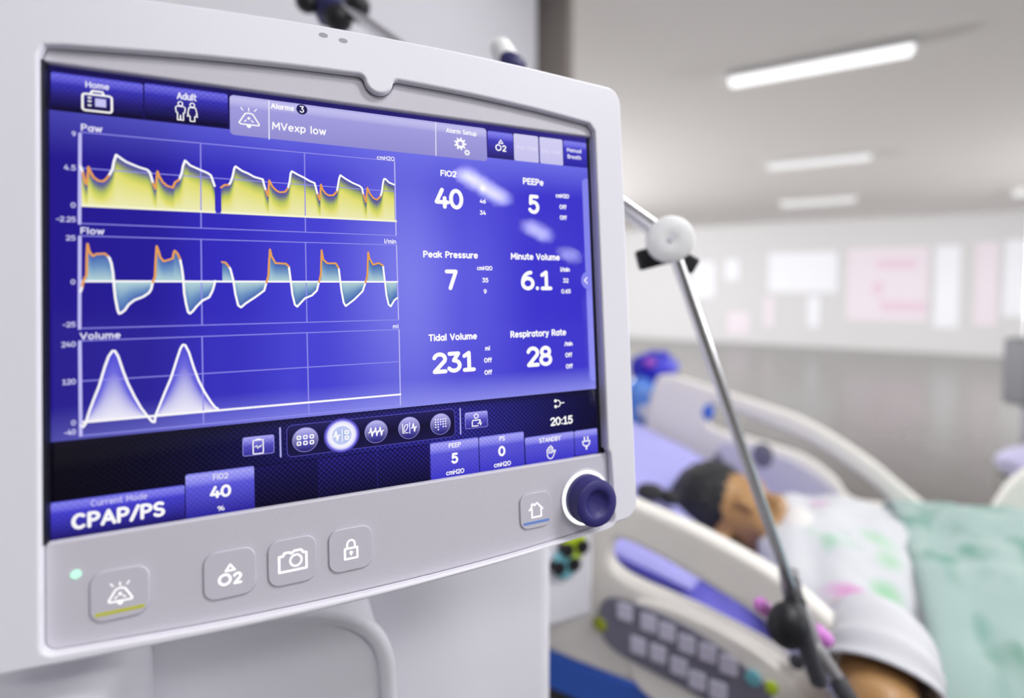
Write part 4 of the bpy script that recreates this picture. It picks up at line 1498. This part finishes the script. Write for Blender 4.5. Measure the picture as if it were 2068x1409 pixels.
def side_rail(w, dz, sgn, lower, droop=0.0, thick=0.0, panel='rail_panel'):
    def rz(a, b): return (a, b + dz - droop * max(0, a - .2))
    o_ = [(-.20, 1.132), (-.14, 1.133), (-.014, 1.103), (.12, 1.072), (.257, 1.030), (.397, .949), (.492, .872), (.592, .789), (.62, .74), (.58, .70), (.46, lower + .01), (.2, lower), (-.16, lower), (-.235, lower + .03), (-.262, .87), (-.245, 1.0), (-.222, 1.10)]
    outl = smooth_path([rz(a, b) for a, b in o_], 6, True)
    slot = smooth_path([rz(a, b - (thick if i < 6 else thick * .4 if i > 8 else 0)) for i, (a, b) in enumerate([(-.045, 1.030), (-.02, 1.054), (.1, 1.022), (.25, .972), (.37, .902), (.455, .832), (.42, .815), (.36, .82), (.32, .872), (.24, .925), (.12, .950), (.0, .968), (-.04, .985)])], 6, True)
    slot2 = smooth_path([rz(a, b) for a, b in [(.40, .772), (.45, .79), (.52, .775), (.555, .735), (.48, .725)]], 6, True)
    fr = plate('side_rail', M['rail'], bed, [outl, slot, slot2], -.018, .018, .012, 4, upright(w))
    pnl = smooth_path([rz(a, b) for a, b in [(-.01, .90), (.02, .938), (.12, .932), (.22, .905), (.31, .85), (.345, .80), (.34, .75), (.24, .735), (.06, .76), (-.005, .80)]], 6, True)
    plate('rail_panel', M[panel], fr, [pnl], -.006, .006, .005, 3, upright(w + sgn * .02))
    return fr


nr = side_rail(0.0, -.03, -1, .775, .25, .026, 'rail')
fr = side_rail(BWID, 0.0, -1, .72)
# markings on the far rail
for px, py, a, b in ((1540, 920, .03, .04), (1450, 925, .013, .016)):
    q = bedpt(px, py, BWID - .03)
    MB().ell((q.x, q.y + .004, q.z), (a, .004, b)).build('rail_marking', M['keypad'], fr)
q = bedpt(1430, 830, BWID)
MB().ell((q.x, q.y - .005, q.z), (.02, .02, .03)).build('release_button', M['bedblue'], fr)
# keypad of the near rail
kp = [bedpt(1225, 1205, -.02), bedpt(1290, 1215, -.02), bedpt(1400, 1265, -.02), bedpt(1500, 1335, -.02), bedpt(1560, 1400, -.02), bedpt(1480, 1430, -.02), bedpt(1380, 1380, -.02), bedpt(1250, 1310, -.02), bedpt(1215, 1260, -.02)]
plate('keypad', M['keypad'], nr, [smooth_path([(p.x, p.z) for p in kp], 5, True)], -.003, .003, .002, 2, upright(-.0275))
for i, (px, py) in enumerate([(1262, 1235), (1310, 1257), (1347, 1275), (1387, 1300), (1429, 1318), (1471, 1342), (1289, 1303), (1329, 1319), (1371, 1345), (1408, 1373), (1450, 1394)]):
    q = bedpt(px, py, -.031)
    plate('keypad_button', M['key'], nr, [rrect(q.x - .0135, q.x + .0135, q.z - .0145, q.z + .0145, .004)], -.002, .002, .001, 2, upright(-.0315))
q = bedpt(1212, 1261, -.030)
MB().lathe([(.0, .004), (.011, .003), (.013, 0), (.013, -.004)], 24, Matrix.Translation(q) @ Matrix.Rotation(pi / 2, 4, 'X')).build('keypad_button', M['lime'], nr)['label'] = 'lime green round button'
for px, py, m, r in ((1558, 1390, M['lime_ring'], .009), (1608, 1338, M['darkgrey'], .010), (1520, 1370, M['teal_ring'], .012)):
    q = bedpt(px, py, -.030)
    MB().lathe([(.0, .003), (r * .9, .002), (r, 0), (r, -.006)], 20, Matrix.Translation(q) @ Matrix.Rotation(pi / 2, 4, 'X')).build('rail_button', m, nr)
# foot rails
def foot_rail(w):
    o_ = [(.66, .78), (.70, .92), (.76, .985), (.86, 1.0), (1.2, .99), (1.36, .93), (1.40, .8), (1.36, .72), (1.0, .70), (.70, .70)]
    h_ = [(.745, .80), (.78, .90), (.86, .94), (1.18, .93), (1.28, .88), (1.30, .80), (1.2, .78), (.86, .78)]
    return plate('side_rail', M['rail'], bed, [smooth_path(o_, 6, True), smooth_path(h_, 6, True)], -.018, .018, .012, 4, upright(w))


foot_rail(BWID)
# mattress: a bent slab
ss = [-.52 + i * (1.72 + .52) / 64 for i in range(65)]
vs, fs = [], []
nw = 20
for s in ss:
    for j in range(nw + 1):
        w = .045 + (BWID - .09) * j / nw
        e = min(j, nw - j) / nw
        rz = .03 * (1 - min(1, e * 12)) ** 2
        vs.append((s, w, matz(s) - rz + .006 * noise.noise(Vector((s * 6, w * 7, 0)))))
for s in ss:
    for j in range(nw + 1):
        vs.append((s, .045 + (BWID - .09) * j / nw, matz(s) - .15))
n1 = nw + 1
off_ = len(ss) * n1
for i in range(len(ss) - 1):
    for j in range(nw):
        a = i * n1 + j
        fs.append((a, a + n1, a + n1 + 1, a + 1))
        fs.append((off_ + a, off_ + a + 1, off_ + a + n1 + 1, off_ + a + n1))
    fs.append((i * n1, off_ + i * n1, off_ + (i + 1) * n1, (i + 1) * n1))
    fs.append((i * n1 + nw, (i + 1) * n1 + nw, off_ + (i + 1) * n1 + nw, off_ + i * n1 + nw))
for base in (0, len(ss) - 1):
    for j in range(nw):
        a = base * n1 + j
        fs.append((a, a + 1, off_ + a + 1, off_ + a) if base == 0 else (a, off_ + a, off_ + a + 1, a + 1))
MB().add(vs, fs).build('mattress', M['sheet'], bed, angle=60)
# deck, blue bumper strip, base and wheels
mb = MB()
prof = [(s, matz(s) - .155) for s in (-.53, .72, 1.73)]
for (sa, za), (sb, zb) in zip(prof, prof[1:]):
    d_ = Vector((sb - sa, 0, zb - za))
    mb.box(((sa + sb) / 2, BWID / 2, (za + zb) / 2 - .02), (d_.length, BWID - .08, .04), d_.to_track_quat('X', 'Z').to_matrix())
mb.build('deck', M['bedgrey'], bed, bevel=.004)
MB().box((.55, .03, .685), (1.9, .05, .075)).build('bumper_strip', M['bedblue'], bed, bevel=.012)
MB().box((.6, BWID / 2, .40), (1.9, .8, .1)).build('bed_frame', M['bedgrey'], bed, bevel=.01)
for s in (.0, 1.2): MB().box((s, BWID / 2, .30), (.16, .4, .34)).build('lift_column', M['rail'], bed, bevel=.01)
MB().box((-.58, BWID / 2, .95), (.04, .86, .42)).build('headboard', M['rail'], bed, bevel=.015)
MB().box((.6, BWID / 2, .17), (1.9, .6, .07)).build('base_frame', M['bedgrey'], bed, bevel=.01)
for s in (-.25, 1.45):
    for w in (.2, BWID - .2):
        MB().lathe([(0, -.02), (.06, -.02), (.068, -.012), (.068, .012), (.06, .02), (0, .02)], 24, Matrix.Translation((s, w, .068)) @ Matrix.Rotation(pi / 2, 4, 'X')).build('caster_wheel', M['darkgrey'], bed)

# ---- pillow
def cushion(c, r, m, rot, seed):
    vs, fs = [], []
    N = 28
    for side in (1, -1):
        for i in range(N + 1):
            for j in range(N + 1):
                u, v = i / N * 2 - 1, j / N * 2 - 1
                h = max(0, (1 - u ** 4) * (1 - v ** 4)) ** .45
                k = 1 - .08 * (u * u * v * v)
                p = Vector((u * r[0] * k, v * r[1] * k, side * r[2] * h))
                if side > 0: p.z += .012 * noise.noise(p * 9 + Vector((seed, 0, 0)))
                vs.append(rot @ p + Vector(c))
    n1 = N + 1
    for sd in range(2):
        for i in range(N):
            for j in range(N):
                a = sd * n1 * n1 + i * n1 + j
                f = (a, a + n1, a + n1 + 1, a + 1)
                fs.append(f if sd == 0 else tuple(reversed(f)))
    return MB().add(vs, fs)


TI = atan2(.325, 1)
RT = Matrix.Rotation(TI, 3, 'Y')
pc = (-.16, .50, matz(-.16) + .055)
pil = cushion(pc, (.25, .36, .055), None, RT, 3.0)
tag(pil.build('pillow', M['pillow'], None, mw=M_BED, angle=60), 'lavender pillow under the patient\'s head on the bed', 'pillow')

# ================================================================== THE PATIENT
pat = empty('person', M_BED, label='patient with black hair lying on the bed, head on the pillow, arm over the rail', cat='person')
tdir = Vector((cos(TI), 0, -sin(TI)))
mdir = Vector((sin(TI), 0, cos(TI)))
HC = bedpt(1486, 1052, .44)
HC = Vector((HC.x, .44, matz(HC.x) + .128))
fa = radians(22)
hy = mdir * cos(fa) + Vector((0, -1, 0)) * sin(fa)
hz = (-tdir * .96 + mdir * .28).normalized()
hx = hy.cross(hz).normalized()
hy = hz.cross(hx).normalized()
HS = 1.13
HM = HS * Matrix(((hx.x, hy.x, hz.x), (hx.y, hy.y, hz.y), (hx.z, hy.z, hz.z)))


def hp(x, y, z): return HC + HM @ Vector((x, y, z))


mb = MB()
HE = lambda c, r: mb.ell(hp(*c), r, HM, 20, 12)
HN = HM * (1 / HS)
HE((0, -.012, .03), (.076, .094, .086))
HE((0, .022, -.035), (.062, .07, .078))
HE((0, .052, -.088), (.042, .036, .03))
HE((0, .03, -.08), (.055, .05, .035))
for sx in (-1, 1):
    HE((sx * .036, .058, -.042), (.026, .026, .024))
    HE((sx * .03, .076, .0), (.017, .011, .009))
    HE((sx * .03, .078, .018), (.024, .011, .007))
    HE((sx * .078, -.008, -.012), (.009, .021, .032))
    HE((sx * .011, .094, -.036), (.009, .012, .008))
mb.cap(hp(0, .08, .005), hp(0, .104, -.03), .009, .013)
HE((0, .088, -.064), (.024, .011, .007))
HE((0, .086, -.074), (.021, .011, .007))
mb.cap(hp(0, -.01, -.07), hp(0, -.03, -.20), .053, .06)


def bp(s, w, h): return Vector((s, w, matz(s) + h))


neck = hp(0, -.03, -.17)
W0 = .465
mb.ell(bp(.42, W0, .115), (.19, .17, .105), Matrix.Rotation(TI, 3, 'Y'))
mb.ell(bp(.30, W0, .10), (.10, .20, .07), Matrix.Rotation(TI, 3, 'Y'))
mb.ell(bp(.62, W0, .115), (.18, .15, .10), Matrix.Rotation(TI, 3, 'Y'))
mb.ell(bp(.80, W0, .11), (.14, .165, .1))
mb.cap(neck, bp(.32, W0, .1), .058, .07)
for sw in (-1, 1):
    hip = bp(.84, W0 + sw * .09, .1)
    kn_ = bp(1.22, W0 + sw * .1, .16)
    an = bp(1.58, W0 + sw * .09, .06)
    mb.cap(hip, kn_, .085, .058)
    mb.cap(kn_, an, .058, .038)
    mb.cap(an, an + Vector((.04, 0, .13)), .034, .026)
# far arm along the side
sh = bp(.30, W0 + .2, .1)
el = bp(.58, W0 + .27, .07)
wr = bp(.80, W0 + .2, .15)
mb.cap(sh, el, .052, .042)
mb.cap(el, wr, .042, .027)
mb.ell(wr + Vector((.06, -.03, .0)), (.05, .035, .015))
# near arm: out over the rail, forearm hanging
sh = bp(.32, W0 - .18, .09)
el = Vector((.345, -.085, .905))
mid_ = Vector((.35, .07, .898))
wr = Vector((.29, -.12, .70))
mb.cap(sh, mid_, .054, .05)
mb.cap(mid_, el, .05, .044)
mb.cap(el, wr, .044, .028)
fd = (wr - el).normalized()
side = fd.cross(Vector((0, 1, 0))).normalized()
pal = wr + fd * .055
mb.ell(wr + fd * .045, (.036, .016, .05), None)
for k, (o_, ln) in enumerate(((-.030, .062), (-.010, .074), (.010, .070), (.030, .056))):
    a = pal + side * o_ + fd * .03
    b = a + fd * ln * .55 + Vector((0, -.006, 0))
    c = b + fd * ln * .45 + Vector((0, .014, 0))
    mb.cap(a, b, .0085, .008, 10)
    mb.cap(b, c, .008, .0068, 10)
th = wr + fd * .02 + side * -.028
mb.cap(th, th + fd * .03 - side * .024, .011, .0095, 10)
mb.cap(th + fd * .03 - side * .024, th + fd * .058 - side * .03, .0095, .008, 10)
tmp = mb.build('tmp', M['skin'])
rm = tmp.modifiers.new('r', 'REMESH')
rm.mode = 'VOXEL'
rm.voxel_size = .0055
sm = tmp.modifiers.new('s', 'SMOOTH')
sm.factor = .5
sm.iterations = 4
body = link(evaluated(tmp), 'body', M['skin'], pat, True, 180)

# hair
hb = MB()
hb.ell(hp(0, -.022, .052), (.086, .098, .082), HM, 32, 20)
for sx in (-1, 1): hb.ell(hp(sx * .062, -.035, .0), (.026, .05, .055), HM, 20, 12)
tmp = hb.build('tmp', M['hair'])
rm = tmp.modifiers.new('r', 'REMESH')
rm.mode = 'VOXEL'
rm.voxel_size = .005
sm = tmp.modifiers.new('s', 'SMOOTH')
sm.factor = .5
sm.iterations = 3
hm = evaluated(tmp)
for v in hm.vertices: v.co += Vector(v.normal) * .004 * noise.noise(v.co * 60)
link(hm, 'hair', M['hair'], pat, True, 180)


lk = bedpt(1314, 993, .30)
MB().ell(lk, (.034, .03, .018), None, 20, 12).ell(lk + Vector((.04, .02, -.012)), (.03, .02, .016), None, 20, 12).build('loose_hair', M['hair'], pat, angle=180)


def sheet_mesh(s0, s1, ns, w0, w1, nw, fn):
    vs, fs = [], []
    for i in range(ns + 1):
        for j in range(nw + 1):
            s, w = s0 + (s1 - s0) * i / ns, w0 + (w1 - w0) * j / nw
            vs.append(fn(s, w))
    for i in range(ns):
        for j in range(nw):
            a = i * (nw + 1) + j
            fs.append((a, a + nw + 1, a + nw + 2, a + 1))
    return MB().add(vs, fs)


def lerp_tab(tab, s):
    if s <= tab[0][0]: return tab[0][1]
    for (a, x), (b, y) in zip(tab, tab[1:]):
        if s <= b:
            t = (s - a) / (b - a)
            t = t * t * (3 - 2 * t)
            return x + (y - x) * t
    return tab[-1][1]


GH = [(.16, .16), (.26, .20), (.36, .235), (.5, .255), (.6, .25)]
GWD = [(.16, .16), (.24, .30), (.34, .37), (.6, .38)]


def gown_fn(s, w):
    hw = lerp_tab(GWD, s)
    cw = W0
    x = (w - .465) / .40
    ww = cw + x * hw
    prof = max(0.0, 1 - abs(x) ** 2.6) ** .55
    f = .012 * noise.noise(Vector((s * 9, ww * 16, 2))) + .006 * noise.noise(Vector((s * 30, ww * 30, 5)))
    return (s - .03 * (1 - abs(x)), ww, matz(s) + .012 + lerp_tab(GH, s) * prof + f * prof)


def gspot(px, py):
    r = ray(px, py)
    o = Vector((0, 0, CAMZ)) - B0
    for k in range(400):
        P = o + r * (.6 + k * .003)
        a, b = P @ BD, P @ BW
        x = (b - W0) / lerp_tab(GWD, a)
        if a > .15 and abs(x) < 1 and P.z < matz(a) + .012 + lerp_tab(GH, a) * max(0.0, 1 - abs(x) ** 2.6) ** .55: break
    return (a, b)


M['gown'] = mat_print('printed_gown', srgb(214, 216, 220), [(srgb(186, 214, 196), .62, 1.0, (1, 1, .4)), (srgb(196, 214, 206), .62, 9.1, (1, 1, .4))], 8.0, .85,
                      [(srgb(164, 210, 174), gspot(1790, 1195), .3, (.026, .030)), (srgb(214, 158, 202), gspot(1722, 1202), -.1, (.050, .018)), (srgb(178, 214, 186), gspot(1775, 1085), .5, (.028, .045)),
                       (srgb(172, 206, 188), gspot(1675, 1100), .0, (.018, .030)), (srgb(182, 214, 190), gspot(1795, 1130), .2, (.024, .028)), (srgb(216, 184, 212), gspot(1655, 1020), .2, (.025, .03))])
g = sheet_mesh(.17, .56, 40, .065, .865, 56, gown_fn).build('gown', M['gown'], pat, angle=180)
so = g.modifiers.new('s', 'SOLIDIFY')
so.thickness = .006
g['label'] = 'white gown printed with green and pink'
# sleeve of the near arm
mb = MB()
sp = smooth_path([Vector((.31, .30, matz(.31) + .08)), Vector((.335, .19, .825)), Vector((.35, .08, .895)), Vector((.352, .0, .928)), Vector((.350, -.03, .924)), Vector((.348, -.05, .912))], 6)
mb.tube(sp, [.055 + .003 * sin(k * 1.1) + .0005 * k for k in range(len(sp))], 28, False)
sl = mb.build('sleeve', M['sleeve'], pat, angle=180)
so = sl.modifiers.new('s', 'SOLIDIFY')
so.thickness = .005

# gauze and tube fixing at the mouth
gz = MB()
gz.ell(hp(0, .085, -.085), (.045, .03, .03), HM)
gz.ell(hp(-.03, .06, -.10), (.035, .04, .03), HM)
gz.cap(hp(.0, .06, -.115), hp(-.03, .05, -.16), .035, .04)
gz.cap(hp(-.04, .03, -.12), hp(-.055, .0, -.13), .03, .03)
tag(gz.build('mouth_dressing', M['gauze'], None, mw=M_BED, angle=180), 'white gauze dressing over the patient\'s mouth and chin', 'dressing')

# ---- teal blanket
BH = [(.40, .245), (.48, .262), (.58, .32), (.68, .36), (.8, .345), (1.1, .28), (1.4, .24), (1.7, .18)]


def blanket_fn(s, w):
    x = (w - .465) / .45
    prof = max(0.0, 1 - abs(x) ** 3.2) ** .5
    f = .028 * noise.noise(Vector((s * 5 + w * 4, w * 11 - s * 5, 1))) + .012 * noise.noise(Vector((s * 22, w * 20, 4)))
    edge = .016 * max(0.0, 1 - (s - .43) / .035)
    return (s, w, matz(s) + .015 + (lerp_tab(BH, s) - edge) * prof + f * prof * (1 if s > .47 else .3))


bl = sheet_mesh(.43, 1.71, 70, .035, .895, 60, blanket_fn).build('blanket', M['teal'], None, mw=M_BED, angle=180)
so = bl.modifiers.new('s', 'SOLIDIFY')
so.thickness = .008
tag(bl, 'pale teal patterned blanket covering the patient from the waist', 'blanket')

# ---- breathing tubes, black clamp and pink clips at the end of the arm
bt = empty('breathing_circuit', loc=A2, label='grey corrugated breathing tubes hanging from the chrome arm', cat='tube')


def corrugated(pts, r, n=60):
    P = smooth_path(pts, max(2, n // len(pts)))
    return MB().tube(P, [r * (1 + .1 * (k % 2)) for k in range(len(P))], 16)


corrugated([at(1592, 1150, .66) - A2, at(1600, 1200, .64) - A2, at(1622, 1250, .62) - A2, at(1638, 1300, .62) - A2], .011, 40).build('tube', M['tube'], bt)
corrugated([at(1598, 1170, .635) - A2, at(1612, 1240, .60) - A2, at(1628, 1300, .6) - A2, at(1655, 1375, .6) - A2], .0095, 44).build('tube', M['darkgrey'], bt)
corrugated([at(1690, 1370, .61) - A2, at(1712, 1410, .6) - A2, at(1740, 1460, .6) - A2], .010, 24).build('tube', M['darkgrey'], bt)
MB().cap(at(1690, 1365, .61) - A2, at(1650, 1310, .61) - A2, .007, .008).build('tube_joint', M['tube'], bt)
ck = MB()
ck.ell(at(1592, 1262, .6) - A2, (.024, .02, .027))
ck.cap(at(1592, 1262, .6) - A2, at(1606, 1215, .61) - A2, .016, .012)
ck.build('tube_clamp', M['black'], bt)
for px, py, Y, lab in ((1545, 1228, .66, 'pink plastic clip left of the black tube clamp'), (1660, 1284, .63, 'pink plastic clip right of the grey tubes')):
    c = at(px, py, Y)
    tag(MB().cap(c + Vector((-.005, 0, .004)), c + Vector((.005, 0, -.004)), .010, .009).build('tube_clip', M['pink'], None), lab, 'clip', 'pink clips on the breathing tubes')

# ================================================================== THINGS BEHIND THE BED
bt0 = at(1255, 880, 1.98)
tab = empty('bedside_table', loc=(bt0.x, bt0.y, 0), label='small grey bedside table behind the head of the bed', cat='table')
tz = at(1290, 872, 1.98).z
MB().box((0, 0, tz - .015), (.30, .24, .03)).build('table_top', M['rail'], tab, bevel=.006)
for sx in (-1, 1):
    for sy in (-1, 1):
        MB().tube([(sx * .12, sy * .09, 0), (sx * .12, sy * .09, tz - .02)], .012, 12).build('leg', M['chrome'], tab)
bo = empty('bottle', loc=(at(1295, 870, 1.98).x, 1.98, tz), label='blue plastic bottle with a round white label on the bedside table', cat='bottle')
MB().lathe([(0, 0), (.074, 0), (.078, .01), (.075, .10), (.080, .13), (.072, .17), (.04, .2), (.022, .21), (.022, .225), (0, .226)], 32).build('bottle_body', M['bottle'], bo)
MB().lathe([(.0785, .012), (.0795, .014), (.0785, .045), (.077, .047)], 32).build('lower_band', M['cap_navy'], bo)
MB().ell((.004, -.070, .1), (.036, .012, .036)).build('bottle_label', M['label_white'], bo)
bagc = at(1320, 742, 2.02)
vs = MB().ell((0, 0, 0), (.09, .06, .068), None, 48, 32)
vs.v = [tuple(Vector(p) * (1 + .25 * noise.noise(Vector(p) * 22) + .1 * noise.noise(Vector(p) * 60))) for p in vs.v]
bagz = tz + .228 + .045
bag = empty('plastic_bag', loc=(bagc.x, bagc.y - .02, bagc.z), label='crumpled deep blue plastic bag on top of the bottle', cat='bag')
vs.build('bag_film', M['bagblue'], bag, angle=180)
MB().ell((-.035, -.055, .03), (.022, .012, .018)).build('bag_mark', M['bagpink'], bag)

ip = at(2086, 760, 2.3)
pump = empty('infusion_pump', loc=(ip.x, ip.y, 0), label='dark grey infusion pump on a pole at the right edge', cat='pump')
MB().box((.02, 0, ip.z + .02), (.2, .14, .30)).build('pump_body', M['pumpgrey'], pump, bevel=.02)
MB().box((.02, -.072, ip.z - .03), (.15, .008, .09)).build('pump_screen', M['navy'], pump, bevel=.004)
MB().tube([(.06, .09, 0.03), (.06, .09, 1.9)], .014, 14).build('pole', M['chrome'], pump)
for k in range(5):
    q = 2 * pi * k / 5
    MB().tube([(.06, .09, .06), (.06 + .28 * cos(q), .09 + .28 * sin(q), .025)], .014, 10).build('leg', M['chrome'], pump)
st = at(2120, 975, 2.05)
stool = empty('stool', loc=(st.x, st.y, 0), label='round grey stool behind the foot of the bed', cat='stool')
MB().lathe([(0, st.z - .05), (.16, st.z - .05), (.17, st.z - .03), (.16, st.z), (0, st.z)], 32).build('seat', M['bedgrey'], stool)
for k in range(4):
    q = pi / 4 + pi / 2 * k
    MB().tube([(.13 * cos(q), .13 * sin(q), st.z - .05), (.16 * cos(q), .16 * sin(q), 0)], .012, 10).build('leg', M['chrome'], stool)
cu = cushion((0, 0, 0), (.13, .13, .07), None, Matrix.Rotation(.2, 3, 'Z'), 8.0).build('cushion', M['cushion'], None, angle=60)
cu.location = (st.x, st.y, st.z + .066)
tag(cu, 'pale lavender cushion on the grey stool at the right edge', 'cushion')
